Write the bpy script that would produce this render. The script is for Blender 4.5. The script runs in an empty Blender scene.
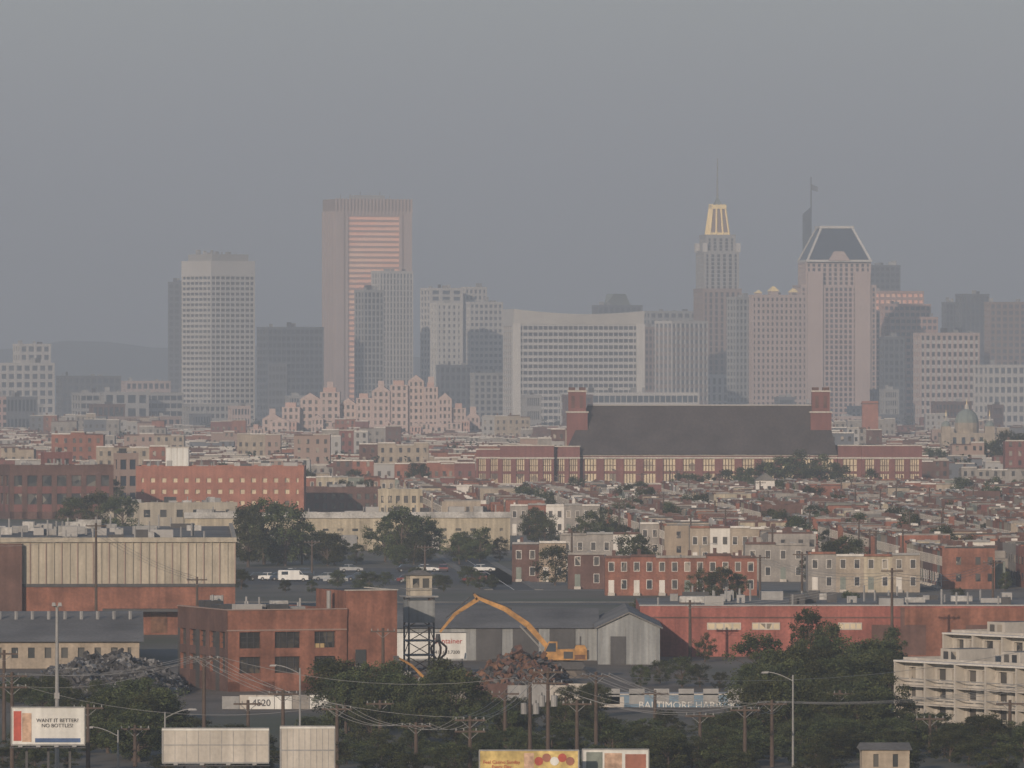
import bpy, math, random
from mathutils import Vector, Matrix
R=random.Random(7)
F=8000.0; CAMH=40.0; HZ=367.0
# image-coordinate helpers: pixel column, distance in metres -> ground x; pixel row, distance -> height
def X(b,d): return (b-512.0)*d/F
def Z(r,d): return CAMH-(r-HZ)*d/F

# ---------------- materials ----------------
MATS={}
def newmat(name):
    m=bpy.data.materials.new(name); m.use_nodes=True
    nt=m.node_tree; b=nt.nodes['Principled BSDF']
    MATS[name]=m
    return m,nt,b
def surf(name,col,var=0.18,scale=0.25,rough=0.85,fine=2.5,streak=0.12,metal=0.0,spec=0.3):
    m,nt,b=newmat(name); N=nt.nodes; L=nt.links
    tc=N.new('ShaderNodeTexCoord')
    n1=N.new('ShaderNodeTexNoise'); n1.inputs['Scale'].default_value=scale; n1.inputs['Detail'].default_value=5
    n2=N.new('ShaderNodeTexNoise'); n2.inputs['Scale'].default_value=fine; n2.inputs['Detail'].default_value=3
    mp=N.new('ShaderNodeMapping'); mp.inputs['Scale'].default_value=(1.3,1.3,0.08)
    n3=N.new('ShaderNodeTexNoise'); n3.inputs['Scale'].default_value=1.0; n3.inputs['Detail'].default_value=3
    L.new(tc.outputs['Object'],n1.inputs['Vector']); L.new(tc.outputs['Object'],n2.inputs['Vector'])
    L.new(tc.outputs['Object'],mp.inputs['Vector']); L.new(mp.outputs[0],n3.inputs['Vector'])
    def lin(src,amp):
        mr=N.new('ShaderNodeMapRange'); mr.inputs['From Min'].default_value=0.3; mr.inputs['From Max'].default_value=0.7
        mr.inputs['To Min'].default_value=1-amp; mr.inputs['To Max'].default_value=1+amp
        L.new(src,mr.inputs['Value']); return mr.outputs[0]
    a=lin(n1.outputs['Fac'],var); c=lin(n2.outputs['Fac'],var*0.6); e=lin(n3.outputs['Fac'],streak)
    m1=N.new('ShaderNodeMath'); m1.operation='MULTIPLY'; L.new(a,m1.inputs[0]); L.new(c,m1.inputs[1])
    m2=N.new('ShaderNodeMath'); m2.operation='MULTIPLY'; L.new(m1.outputs[0],m2.inputs[0]); L.new(e,m2.inputs[1])
    v=N.new('ShaderNodeVectorMath'); v.operation='SCALE'; v.inputs[0].default_value=col[:3]; L.new(m2.outputs[0],v.inputs['Scale'])
    L.new(v.outputs[0],b.inputs['Base Color'])
    b.inputs['Roughness'].default_value=rough; b.inputs['Metallic'].default_value=metal
    b.inputs['Specular IOR Level'].default_value=spec
    return m
def glass(name,c0,c1,cell=0.35,frac=0.75,rough=0.25):
    m,nt,b=newmat(name); N=nt.nodes; L=nt.links
    tc=N.new('ShaderNodeTexCoord'); v=N.new('ShaderNodeTexVoronoi'); v.inputs['Scale'].default_value=cell
    L.new(tc.outputs['Object'],v.inputs['Vector'])
    s=N.new('ShaderNodeSeparateColor'); L.new(v.outputs['Color'],s.inputs[0])
    cr=N.new('ShaderNodeValToRGB'); cr.color_ramp.elements[0].color=(*c0,1); cr.color_ramp.elements[0].position=0.1
    cr.color_ramp.elements[1].color=(*c1,1); cr.color_ramp.elements[1].position=1.0
    e=cr.color_ramp.elements.new(frac); e.color=(*[c0[i]*0.7+c1[i]*0.3 for i in range(3)],1)
    L.new(s.outputs[0],cr.inputs[0]); L.new(cr.outputs[0],b.inputs['Base Color'])
    b.inputs['Roughness'].default_value=rough; b.inputs['Specular IOR Level'].default_value=0.5
surf('brick',(0.21,0.090,0.064),0.25,0.3)
surf('brick_soot',(0.18,0.080,0.055),0.3,0.35,streak=.2)
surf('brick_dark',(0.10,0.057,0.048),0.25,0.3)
surf('brick_school',(0.15,0.066,0.060),0.15,0.2)
surf('brick_orange',(0.26,0.112,0.080),0.18,0.3)
surf('brick_wall',(0.23,0.083,0.068),0.28,0.15,streak=.2)
surf('brick_tan',(0.26,0.21,0.16),0.15,0.3)
surf('stone',(0.38,0.355,0.32),0.12)
surf('conc_light',(0.46,0.44,0.42),0.08,0.05,streak=0.05)
surf('conc_rose',(0.42,0.33,0.30),0.08,0.05,streak=0.05)
surf('conc_grey',(0.29,0.285,0.28),0.08,0.05,streak=0.05)
surf('conc_pink',(0.43,0.29,0.25),0.08,0.05,streak=0.05)
surf('conc_brown',(0.25,0.185,0.16),0.08,0.05,streak=0.05)
surf('conc_dark',(0.11,0.12,0.14),0.08,0.05,streak=0.05)
surf('white_wall',(0.52,0.50,0.47),0.08,0.1,streak=0.08)
surf('cream_wall',(0.33,0.29,0.22),0.18,0.2,streak=0.25)
surf('cladding',(0.31,0.28,0.23),0.12,0.3,streak=0.2)
surf('formstone',(0.22,0.205,0.19),0.2,0.4)
surf('formstone_tan',(0.27,0.23,0.185),0.2,0.4)
surf('green_wall',(0.16,0.18,0.16),0.2,0.4)
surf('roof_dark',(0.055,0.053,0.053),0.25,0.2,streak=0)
surf('roof_slate',(0.055,0.046,0.045),0.2,0.15,streak=0.25)
surf('roof_grey',(0.13,0.125,0.12),0.35,0.12,streak=0)
surf('roof_silver',(0.33,0.325,0.315),0.4,0.25,rough=0.6,streak=0)
surf('roof_blue',(0.035,0.05,0.075),0.1,0.1,rough=0.4)
surf('roof_green',(0.17,0.20,0.19),0.1,0.1)
surf('trim_white',(0.50,0.48,0.45),0.06)
surf('gold',(1.0,0.78,0.38),0.03,rough=0.35,metal=0.1)
surf('metal_shed',(0.19,0.20,0.205),0.15,0.2,rough=0.6,streak=0.3)
surf('metal_dark',(0.05,0.05,0.053),0.2,rough=0.6)
surf('metal_grey',(0.22,0.22,0.22),0.15,rough=0.5)
surf('rust',(0.13,0.07,0.045),0.35,0.8)
surf('yellow_paint',(0.33,0.175,0.055),0.35,0.8,rough=0.6)
surf('wood_pole',(0.075,0.055,0.045),0.2,0.6)
surf('blue_wall',(0.13,0.19,0.25),0.2,0.3)
surf('sign_white',(0.52,0.52,0.50),0.08)
surf('sign_yellow',(0.46,0.35,0.14),0.3,0.5)
surf('sign_red',(0.36,0.08,0.06),0.2,0.5)
surf('sign_blue',(0.06,0.10,0.20),0.2,0.5)
surf('sign_skin',(0.38,0.26,0.19),0.4,0.8)
surf('ink',(0.03,0.03,0.04),0.05)
surf('ink_red',(0.35,0.05,0.05),0.05)
surf('asphalt',(0.06,0.06,0.06),0.3,0.08,streak=0)
surf('paving',(0.14,0.135,0.125),0.3,0.2,streak=0)
surf('line_paint',(0.7,0.7,0.66),0.1)
surf('dirt',(0.12,0.10,0.08),0.35,0.08,streak=0)
surf('hill',(0.05,0.065,0.04),0.3,0.01,streak=0)
surf('bark',(0.08,0.06,0.05),0.3,2)
surf('rubber',(0.02,0.02,0.02),0.1)
surf('scrap_a',(0.09,0.088,0.088),0.4,1.0,rough=.5); surf('scrap_b',(0.04,0.04,0.042),0.4,1.0); surf('scrap_c',(0.18,0.18,0.18),0.3,1.0,rough=.5)
glass('glass',(0.025,0.03,0.035),(0.24,0.22,0.19))
glass('glass_sooty',(0.018,0.018,0.018),(0.10,0.085,0.065),0.8,0.85,0.35)
glass('glass_house',(0.02,0.022,0.028),(0.28,0.25,0.21),0.5,0.8)
glass('glass_tower',(0.07,0.09,0.12),(0.16,0.18,0.2),0.12,0.8)
glass('glass_dark',(0.025,0.035,0.05),(0.05,0.07,0.09),0.1,0.8)
glass('glass_painted_glow',(1.0,0.55,0.40),(1.0,0.68,0.52),0.06,0.6,0.3)  # low sun's reflection on tower glass put into the base colour
glass('blinds',(0.50,0.42,0.29),(0.08,0.07,0.06),0.4,0.9,0.6)
glass('blinds_warm',(0.45,0.33,0.16),(0.06,0.05,0.04),0.5,0.8,0.4)
for n,c in dict(car_white=(0.6,0.6,0.59),car_silver=(0.3,0.31,0.32),car_black=(0.02,0.02,0.025),car_red=(0.14,0.03,0.03),car_blue=(0.04,0.06,0.10)).items():
    surf(n,c,0.04,rough=0.3,spec=0.5)
def leafmat(name,c0,c1):
    m,nt,b=newmat(name); N=nt.nodes; L=nt.links
    tc=N.new('ShaderNodeTexCoord'); n=N.new('ShaderNodeTexNoise'); n.inputs['Scale'].default_value=0.9; n.inputs['Detail'].default_value=4
    L.new(tc.outputs['Object'],n.inputs['Vector'])
    oi=N.new('ShaderNodeObjectInfo')
    cr=N.new('ShaderNodeValToRGB'); cr.color_ramp.elements[0].position=0.35; cr.color_ramp.elements[1].position=0.65
    cr.color_ramp.elements[0].color=(*c0,1); cr.color_ramp.elements[1].color=(*c1,1)
    L.new(n.outputs['Fac'],cr.inputs[0])
    hs=N.new('ShaderNodeHueSaturation'); L.new(cr.outputs[0],hs.inputs['Color'])
    mr=N.new('ShaderNodeMapRange'); mr.inputs['To Min'].default_value=0.65; mr.inputs['To Max'].default_value=1.45
    L.new(oi.outputs['Random'],mr.inputs['Value']); L.new(mr.outputs[0],hs.inputs['Value'])
    mr2=N.new('ShaderNodeMapRange'); mr2.inputs['To Min'].default_value=0.46; mr2.inputs['To Max'].default_value=0.515
    L.new(oi.outputs['Random'],mr2.inputs['Value']); L.new(mr2.outputs[0],hs.inputs['Hue'])
    L.new(hs.outputs[0],b.inputs['Base Color']); b.inputs['Roughness'].default_value=0.8; b.inputs['Specular IOR Level'].default_value=0.12
leafmat('leaf_a',(0.034,0.045,0.020),(0.068,0.080,0.034))
leafmat('leaf_b',(0.018,0.026,0.014),(0.038,0.048,0.023))
m,nt,b=newmat('ground_mix'); N=nt.nodes; L=nt.links
tc=N.new('ShaderNodeTexCoord'); n=N.new('ShaderNodeTexNoise'); n.inputs['Scale'].default_value=0.02; n.inputs['Detail'].default_value=8
L.new(tc.outputs['Object'],n.inputs['Vector'])
cr=N.new('ShaderNodeValToRGB'); cr.color_ramp.elements[0].position=0.38; cr.color_ramp.elements[0].color=(0.045,0.055,0.028,1)
cr.color_ramp.elements[1].position=0.62; cr.color_ramp.elements[1].color=(0.11,0.10,0.085,1)
e=cr.color_ramp.elements.new(0.5); e.color=(0.07,0.066,0.050,1)
L.new(n.outputs['Fac'],cr.inputs[0]); L.new(cr.outputs[0],b.inputs['Base Color']); b.inputs['Roughness'].default_value=0.95

# ---------------- mesh builder ----------------
class MB:
    def __init__(s): s.v=[]; s.f=[]; s.m=[]; s.names=[]
    def mi(s,n):
        if n not in s.names: s.names.append(n)
        return s.names.index(n)
    def box(s,x0,x1,y0,y1,z0,z1,mat,top=None):
        o=len(s.v); s.v+=[(x0,y0,z0),(x1,y0,z0),(x1,y1,z0),(x0,y1,z0),(x0,y0,z1),(x1,y0,z1),(x1,y1,z1),(x0,y1,z1)]
        s.f+=[(o,o+3,o+2,o+1),(o+4,o+5,o+6,o+7),(o,o+1,o+5,o+4),(o+1,o+2,o+6,o+5),(o+2,o+3,o+7,o+6),(o+3,o,o+4,o+7)]
        i=s.mi(mat); t=s.mi(top) if top else i
        s.m+=[i,t,i,i,i,i]
    def poly(s,pts,mat):
        o=len(s.v); s.v+=[tuple(p) for p in pts]; s.f.append(tuple(range(o,o+len(pts)))); s.m.append(s.mi(mat))
    def hexa(s,bot,topp,mat,topm=None):
        n=len(bot); o=len(s.v); s.v+=[tuple(p) for p in bot]+[tuple(p) for p in topp]
        i=s.mi(mat)
        s.f.append(tuple(range(o+n-1,o-1,-1))); s.m.append(i)
        s.f.append(tuple(range(o+n,o+2*n))); s.m.append(s.mi(topm) if topm else i)
        for k in range(n):
            j=(k+1)%n; s.f.append((o+k,o+j,o+n+j,o+n+k)); s.m.append(i)
    def cyl(s,p,q,r0,r1,mat,n=8):
        p=Vector(p);q=Vector(q); a=(q-p).normalized(); t=Vector((0,0,1)) if abs(a.z)<0.9 else Vector((1,0,0))
        u=a.cross(t).normalized(); w=a.cross(u)
        c=[(math.cos(2*math.pi*k/n),math.sin(2*math.pi*k/n)) for k in range(n)]
        s.hexa([p+(u*x+w*y)*r0 for x,y in c],[q+(u*x+w*y)*r1 for x,y in c],mat)
    def beam(s,p,q,w,mat): s.cyl(p,q,w*0.7,w*0.7,mat,4)
    def extr(s,prof,y0,y1,mat):
        s.hexa([(x,y0,z) for x,z in prof],[(x,y1,z) for x,z in prof],mat)
    def mesh(s,name):
        me=bpy.data.meshes.new(name); me.from_pydata(s.v,[],s.f)
        for n in s.names: me.materials.append(MATS[n])
        me.polygons.foreach_set('material_index',s.m); me.update(); return me
    def obj(s,name,loc=(0,0,0),yaw=0,parent=None,me=None):
        o=bpy.data.objects.new(name,me or s.mesh(name)); bpy.context.collection.objects.link(o)
        o.location=loc; o.rotation_euler=(0,0,yaw)
        if parent: o.parent=parent
        return o

def grid(mb,x0,x1,y0,y1,z0,z1,nf,nbx,nby,pf=0.3,sf=0.4,wall='conc_light',sp=None,gl='glass',rel=0.4,base=0,top=1.0,par=0.8,roof='roof_grey',mull=None):
    sp=sp or wall
    mb.box(x0+rel,x1-rel,y0+rel,y1-rel,z0,z1-top*0.5,gl)
    if base>0: mb.box(x0,x1,y0,y1,z0,z0+base,wall)
    zt=z1-top; fh=(zt-z0-base)/nf
    e=0.05 if rel<0.5 else 0.15
    for i in range(nf):
        if sf>0:
            z=z0+base+i*fh; mb.box(x0+e,x1-e,y0+e,y1-e,z+0.001,z+fh*sf,sp)
        if mull:
            for q in (.33,.66):
                z=z0+base+i*fh+fh*(sf+(1-sf)*q); mb.box(x0+rel*0.6,x1-rel*0.6,y0+rel*0.6,y1-rel*0.6,z-0.04,z+0.04,mull)
    mb.box(x0-e*0.5,x1+e*0.5,y0-e*0.5,y1+e*0.5,zt,z1,wall,roof)
    if par>0:
        t=0.35
        mb.box(x0-e,x1+e,y0-e,y0+t,z1+.001,z1+par,wall); mb.box(x0-e,x1+e,y1-t,y1+e,z1+.001,z1+par,wall)
        mb.box(x0-e,x0+t,y0+t+.01,y1-t-.01,z1+.001,z1+par,wall); mb.box(x1-t,x1+e,y0+t+.01,y1-t-.01,z1+.001,z1+par,wall)
    if pf>0:
        for a0,a1,n,ax in ((x0,x1,nbx,0),(y0,y1,nby,1)):
            if n<1: continue
            bw=(a1-a0)/n; pw=bw*pf/2
            for i in range(n+1):
                c=a0+i*bw; l=max(a0,c-pw); r=min(a1,c+pw)
                if i==0: l=a0; r=a0+max(pw*1.6,rel+.05)
                if i==n: r=a1; l=a1-max(pw*1.6,rel+.05)
                if ax==0:
                    mb.box(l,r,y0,y0+rel+.1,z0,zt+.01,wall); mb.box(l,r,y1-rel-.1,y1,z0,zt+.01,wall)
                else:
                    mb.box(x0+.002,x0+rel+.1,l+.003,r-.003,z0,zt+.01,wall); mb.box(x1-rel-.1,x1-.002,l+.003,r-.003,z0,zt+.01,wall)
                if mull and i<n:
                    for q in (-.17,0,.17):
                        cc=c+bw/2+bw*q
                        if ax==0: mb.box(cc-.04,cc+.04,y0+rel*.6,y0+rel+.05,z0,zt,mull)
                        else: mb.box(x0+rel*.6,x0+rel+.05,cc-.04,cc+.04,z0,zt,mull)
def clutter(mb,x0,x1,y0,y1,z,n,rr,hmax=2.2):
    for i in range(n):
        w=rr.uniform(.8,max(1,min(4,(x1-x0)*.4))); dd=rr.uniform(.8,3); h=rr.uniform(.6,hmax)
        x=rr.uniform(x0+.5,x1-w-.5); y=rr.uniform(y0+.5,max(y0+.6,y1-dd-.5))
        mb.box(x,x+w,y,y+dd,z+.005,z+h,rr.choice(['metal_grey','conc_grey','roof_silver','metal_dark']))
    for i in range(n):
        x=rr.uniform(x0+.5,x1-.5); y=rr.uniform(y0+.5,y1-.5); mb.cyl((x,y,z),(x,y,z+rr.uniform(.8,2.5)),.15,.15,'metal_grey',6)
def geom(L,M,Rr,d,th,dp):
    a=(Rr-M)*d/F; bb=(M-L)*d/F; t=math.radians(th)
    if bb<=0: return a,dp,0.0
    return a/math.cos(t),bb/math.sin(t),t
def bldg(name,L,M,Rr,trow,d,th=25,nf=10,nbx=6,nby=4,dp=25,z0=0,clut=4,finish=True,**k):
    W,Dp,t=geom(L,M,Rr,d,th,dp); mb=MB(); z1=Z(trow,d)
    if z0==0 and d>3000: k.setdefault('rel',0.7)
    grid(mb,0,W,0,Dp,z0,z1,nf,nbx,nby,**k)
    rr=random.Random(int(L*13+trow*7))
    if clut: clutter(mb,1,W-1,1,Dp-1,z1,clut,rr,4 if d>3000 else 2.2)
    if finish: return mb.obj(name,(X(M,d),d,0),t)
    return mb,W,Dp,z1,t,(X(M,d),d,0)

# ---------------- skyline ----------------
bldg('office_tower',168,168,186,283,5700,nf=22,nbx=3,wall='conc_dark',gl='glass_dark')
mb,W,Dp,z1,t,loc=bldg('office_tower',180,211,254,262,5000,38,nf=27,nbx=9,nby=7,wall='conc_light',gl='glass_dark',sf=.48,pf=.12,base=6,top=9,finish=False,clut=0)
mb.box(3,W-3,3,Dp-3,z1,z1+5,'conc_grey'); clutter(mb,4,W-4,4,Dp-4,z1+5,6,R,3); mb.obj('office_tower',loc,t)
bldg('office_block',256,268,323,328,5400,30,nf=14,nbx=12,nby=4,wall='conc_dark',gl='glass_dark',pf=.1)
bldg('office_block',268,268,287,365,5000,nf=8,nbx=5,wall='conc_dark',gl='glass_dark',pf=.3,clut=1)
d=5600; mb,W,Dp,z1,t,loc=bldg('skyscraper',322,336,411,212,d,24,nf=38,nbx=1,nby=4,wall='conc_rose',sp='conc_pink',gl='glass_painted_glow',sf=.42,pf=.0,base=6,top=3,finish=False,clut=0)  # glazing and spandrel colours carry the painted sun glow
for x0,x1 in ((0,5.5),(W-5.5,W),(W*.13,W*.155),(W*.845,W*.87)): mb.box(x0-.3,x1+.3,-.6,3,0,z1,'conc_rose')
mb.box(W*.03,W*.13,-.2,2,0,z1-1,'conc_brown'); mb.box(W*.87,W*.97,-.2,2,0,z1-1,'conc_brown')
for i in range(9): 
    y=i*Dp/8; mb.box(-.6,1,max(0,y-1),min(Dp,y+1),0,z1,'conc_rose')
zt=Z(199,d); mb.box(0,W,0,Dp,z1,zt,'conc_brown')
n=22
for i in range(n+1):
    x=i*W/n; mb.box(x-.5,x+.5,-.8,0,z1-2,zt+.5,'conc_rose')
mb.box(W*.3,W*.7,Dp*.3,Dp*.7,zt,zt+3,'conc_grey')
for i in range(6): mb.cyl((W*(.15+.13*i),Dp*.5,zt),(W*(.15+.13*i),Dp*.5,zt+R.uniform(3,6)),.3,.2,'metal_grey',5)
mb.obj('skyscraper',loc,t)
bldg('glass_office_tower',354,364,384,291,5200,30,nf=22,nbx=5,nby=3,wall='conc_grey',gl='glass_dark',pf=.25,sf=.3)
bldg('glass_office_tower',371,380,413,272,5350,30,nf=26,nbx=10,nby=3,wall='conc_light',gl='glass_tower',pf=.4,sf=.25)
bldg('office_tower',420,430,463,289,5300,30,nf=22,nbx=3,nby=3,wall='conc_light',gl='glass_tower',pf=.3,sf=.4)
bldg('office_tower',430,437,462,304,5180,30,nf=20,nbx=5,nby=2,wall='white_wall',gl='glass_tower',pf=.5,sf=.5,clut=1)
bldg('office_tower',461,465,487,288,5330,30,nf=22,nbx=5,nby=2,wall='conc_light',gl='glass_tower',pf=.4,sf=.4)
bldg('office_tower',466,470,503,303,5250,30,nf=20,nbx=7,nby=2,wall='conc_light',gl='glass_tower',pf=.3,sf=.5)
bldg('office_block',436,440,472,366,5000,30,nf=8,nbx=6,nby=2,wall='conc_dark',gl='glass_dark')
bldg('office_block',470,474,510,374,4950,30,nf=9,nbx=6,nby=2,wall='conc_grey',gl='glass_dark')
# banded office with pale flared crown
d=4800; mb,W,Dp,z1,t,loc=bldg('banded_office',503,513,644,324,d,12,nf=16,nbx=26,nby=5,wall='conc_light',gl='glass_dark',sf=.42,pf=.16,base=3,top=1.2,par=0,finish=False,clut=0)
n=16
for i in range(n):
    a=i/n;b=(i+1)/n; f=lambda u:Z(309+4*(1-abs(2*u-1)**1.7)+2*u,d)
    mb.hexa([(W*a,-.5,z1),(W*b,-.5,z1),(W*b,Dp,z1),(W*a,Dp,z1)],[(W*a,-3.5,f(a)),(W*b,-3.5,f(b)),(W*b,Dp+2,f(b)),(W*a,Dp+2,f(a))],'white_wall','roof_silver')
for x in (0,W-4): mb.box(x-.5,x+4.5,-1.2,1,0,z1,'white_wall')
mb.obj('banded_office',loc,t)
mb,W,Dp,z1,t,loc=bldg('domed_building',592,598,643,306,5900,30,nf=12,nbx=8,nby=4,wall='conc_dark',gl='glass_dark',finish=False)
mb.hexa([(W*.2,5,z1),(W*.8,5,z1),(W*.8,Dp-5,z1),(W*.2,Dp-5,z1)],[(W*.35,10,z1+9),(W*.6,10,z1+9),(W*.6,Dp-10,z1+9),(W*.35,Dp-10,z1+9)],'roof_green'); mb.obj('domed_building',loc,t)
bldg('office_block',560,565,700,394,4600,15,nf=3,nbx=24,nby=2,wall='conc_light',gl='glass_dark',pf=.1,sf=.5)
bldg('office_block',636,641,661,328,5300,25,nf=14,nbx=5,nby=2,wall='conc_brown',gl='glass_dark')
bldg('office_block',655,672,709,322,5200,40,nf=13,nbx=8,nby=4,wall='conc_light',sp='conc_brown',gl='glass_tower',pf=.3,sf=.5)
bldg('office_block',640,650,705,312,5700,25,nf=16,nbx=8,nby=3,wall='conc_grey',gl='glass_dark')
# art deco tower
d=5300; cx=X(718,d); mb=MB(); k=d/F
def tier(w,z0,z1,nf,nb,wall='conc_light',gl='glass_dark',pf=.5,sf=.25): grid(mb,-w,w,-w,w,z0,z1,nf,nb,nb,pf=pf,sf=sf,wall=wall,gl=gl,rel=.7,top=1.5,par=1)
tier(23*k,0,Z(376,d),6,8,'conc_light'); tier(20*k,0,Z(290,d),22,7,'conc_brown'); 
tier(18*k,Z(290,d),Z(252,d),9,6,'conc_grey'); tier(15*k,Z(252,d),Z(236,d),4,5,'conc_grey')
zb=Z(236,d); zt=Z(207,d)
def frus(w0,w1,z0,z1,mat): mb.hexa([(-w0,-w0,z0),(w0,-w0,z0),(w0,w0,z0),(-w0,w0,z0)],[(-w1,-w1,z1),(w1,-w1,z1),(w1,w1,z1),(-w1,w1,z1)],mat)
frus(9.5*k,5.5*k,zb,zt,'conc_brown')
for sx in (-1,-.35,.35,1):
    for sy in (-1,-.35,.35,1):
        if abs(sx)==1 or abs(sy)==1: mb.beam((sx*10*k,sy*10*k,zb),(sx*6.2*k,sy*6.2*k,zt+2),1.0,'gold')
mb.box(-10*k,10*k,-10*k,10*k,zb,zb+2.5,'gold'); mb.box(-7.5*k,7.5*k,-7.5*k,7.5*k,zt-1,zt+1.6,'gold'); frus(4*k,1*k,zt+1.6,zt+6,'roof_green')
mb.cyl((0,0,zt+5),(0,0,Z(158,d)),.8,.4,'metal_grey',5)
for sx in (-1,1):
    for sy in (-1,1): frus_z=Z(252,d); mb.box(sx*17*k-1.5,sx*17*k+1.5,sy*17*k-1.5,sy*17*k+1.5,frus_z,frus_z+6,'conc_light')
mb.obj('art_deco_tower',(cx,d+14,0),math.radians(12))
bldg('office_tower',727,736,752,298,5000,35,nf=20,nbx=4,nby=3,wall='conc_grey',gl='glass_dark',pf=.3)
mb,W,Dp,z1,t,loc=bldg('hotel_tower',749,752,808,296,4850,20,nf=22,nbx=12,nby=3,wall='conc_rose',gl='glass_dark',pf=.5,sf=.45,finish=False)
for fx,sc_ in ((.15,.6),(.42,1),(.78,.8)): mb.box(W*fx-2*sc_,W*fx+3*sc_,2,7,z1,z1+3*sc_,'conc_rose'); mb.hexa([(W*fx-2.5*sc_,1.5,z1+3*sc_),(W*fx+3.5*sc_,1.5,z1+3*sc_),(W*fx+3.5*sc_,7.5,z1+3*sc_),(W*fx-2.5*sc_,7.5,z1+3*sc_)],[(W*fx,4,z1+6*sc_),(W*fx+1,4,z1+6*sc_),(W*fx+1,5,z1+6*sc_),(W*fx,5,z1+6*sc_)],'gold')
mb.obj('hotel_tower',loc,t)
# dark spire tower with flagpole
d=5900; mb=MB(); mb.box(-3.2,3.2,-6,6,0,Z(214,d),'glass_dark'); mb.hexa([(-3.2,-6,Z(214,d)),(3.2,-6,Z(214,d)),(3.2,6,Z(214,d)),(-3.2,6,Z(214,d))],[(2.8,-6,Z(207,d)),(3.2,-6,Z(207,d)),(3.2,6,Z(207,d)),(2.8,6,Z(207,d))],'glass_dark')
mb.cyl((3,0,Z(212,d)),(3,0,Z(177,d)),.55,.4,'metal_dark',5); mb.poly([(3.2,0,Z(184,d)),(8,0,Z(187,d)),(8,0,Z(192,d)),(3.2,0,Z(190,d))],'conc_dark')
grid(mb,-14,14,8,40,0,Z(300,d),24,8,8,wall='conc_grey',gl='glass_dark',rel=.7); mb.obj('spire_tower',(X(807,d),d,0))
# pyramid-topped tower
d=5100; k=d/F; mb=MB(); W=38*k
grid(mb,-W,W,-W*.8,W*.8,0,Z(286,d),27,16,12,pf=.4,sf=.35,wall='conc_rose',sp='conc_pink',gl='glass_dark',rel=.8)
grid(mb,-W-5*k,W+6*k,-20*k,20*k,0,Z(312,d),22,18,10,pf=.4,sf=.35,wall='conc_rose',sp='conc_pink',gl='glass_dark',rel=.8)
grid(mb,-33*k,33*k,-28*k,28*k,Z(286,d),Z(262,d),5,12,8,pf=.5,sf=.3,wall='conc_rose',gl='glass_dark',rel=.8)
for sx in (-1,1): mb.box(sx*24*k-5,sx*24*k+5,-33*k,-28*k,0,Z(272,d),'conc_rose')
zb=Z(262,d)+.9; zt=Z(228,d); a=32*k; c=16*k; 
mb.hexa([(-a,-a,zb),(a,-a,zb),(a,a,zb),(-a,a,zb)],[(-c,-c,zt),(c,-c,zt),(c,c,zt),(-c,c,zt)],'roof_blue')
for sx in (-1,1):
    for sy in (-1,1): mb.beam((sx*a,sy*a,zb),(sx*c,sy*c,zt),1.4,'white_wall')
mb.box(-c-1,c+1,-c-1,c+1,zt,zt+1.6,'white_wall'); mb.box(-a-.8,a+.8,-a-.8,a+.8,zb-.7,zb+.6,'white_wall')
mb.hexa([(-7,-a-1.5,zb),(7,-a-1.5,zb),(7,-a+6,zb),(-7,-a+6,zb)],[(-3,-a-1,zb+6),(3,-a-1,zb+6),(3,-a+6,zb+6),(-3,-a+6,zb+6)],'conc_rose')
mb.obj('pyramid_roof_tower',(X(836,d),d+26,0),math.radians(6))
bldg('office_tower',868,870,901,266,5700,20,nf=26,nbx=6,nby=2,wall='conc_dark',gl='glass_dark',sf=.5)
for (l,m_,r,tp,dd) in ((868,874,925,292,5400),(880,884,932,305,5300),(885,890,939,318,5200)):
    bldg('stepped_tower',l,m_,r,tp,dd,22,nf=max(6,int((440-tp)/7)),nbx=9,nby=3,wall='conc_pink',gl='glass_painted_glow' if tp<300 else 'glass_tower',pf=.25,sf=.45,clut=2)
bldg('office_tower',880,884,905,338,4950,20,nf=13,nbx=4,nby=2,wall='conc_dark',gl='glass_dark')
bldg('apartment_tower',914,920,981,334,4800,20,nf=12,nbx=11,nby=3,wall='conc_rose',sp='conc_light',gl='glass_dark',pf=.4,sf=.45)
bldg('office_tower',956,962,990,295,5500,25,nf=20,nbx=6,nby=3,wall='conc_dark',gl='glass_tower',sf=.3)
bldg('office_tower',942,946,958,303,5600,25,nf=20,nbx=3,nby=3,wall='conc_dark',gl='glass_dark',sf=.3)
bldg('office_tower',985,990,1040,303,5400,25,nf=19,nbx=8,nby=3,wall='conc_brown',gl='glass_tower',sf=.4)
bldg('office_block',975,988,1045,366,4700,25,nf=7,nbx=9,nby=3,wall='conc_light',gl='glass_tower')
bldg('office_block',-20,0,53,364,4900,30,nf=8,nbx=7,nby=3,wall='conc_light',gl='glass_tower',clut=3)
bldg('office_block',12,20,50,345,5100,30,nf=10,nbx=4,nby=3,wall='conc_light',gl='glass_tower',clut=3)
bldg('office_block',-10,-4,20,398,4500,30,nf=5,nbx=4,nby=3,wall='conc_pink',gl='glass_dark',clut=3)
bldg('office_block',55,62,120,377,5100,20,nf=7,nbx=10,nby=3,wall='conc_dark',gl='glass_tower',clut=3)
bldg('office_block',70,80,182,394,4700,20,nf=5,nbx=16,nby=3,wall='conc_grey',gl='glass_dark',pf=.1,clut=6)
bldg('office_block',120,126,170,382,5300,20,nf=5,nbx=8,nby=3,wall='conc_rose',gl='glass_dark')
bldg('office_block',100,104,180,418,4300,20,nf=3,nbx=12,nby=3,wall='conc_brown',gl='glass_dark')
bldg('office_block',182,190,250,405,4700,20,nf=4,nbx=12,nby=3,wall='conc_grey',gl='glass_dark')
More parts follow.
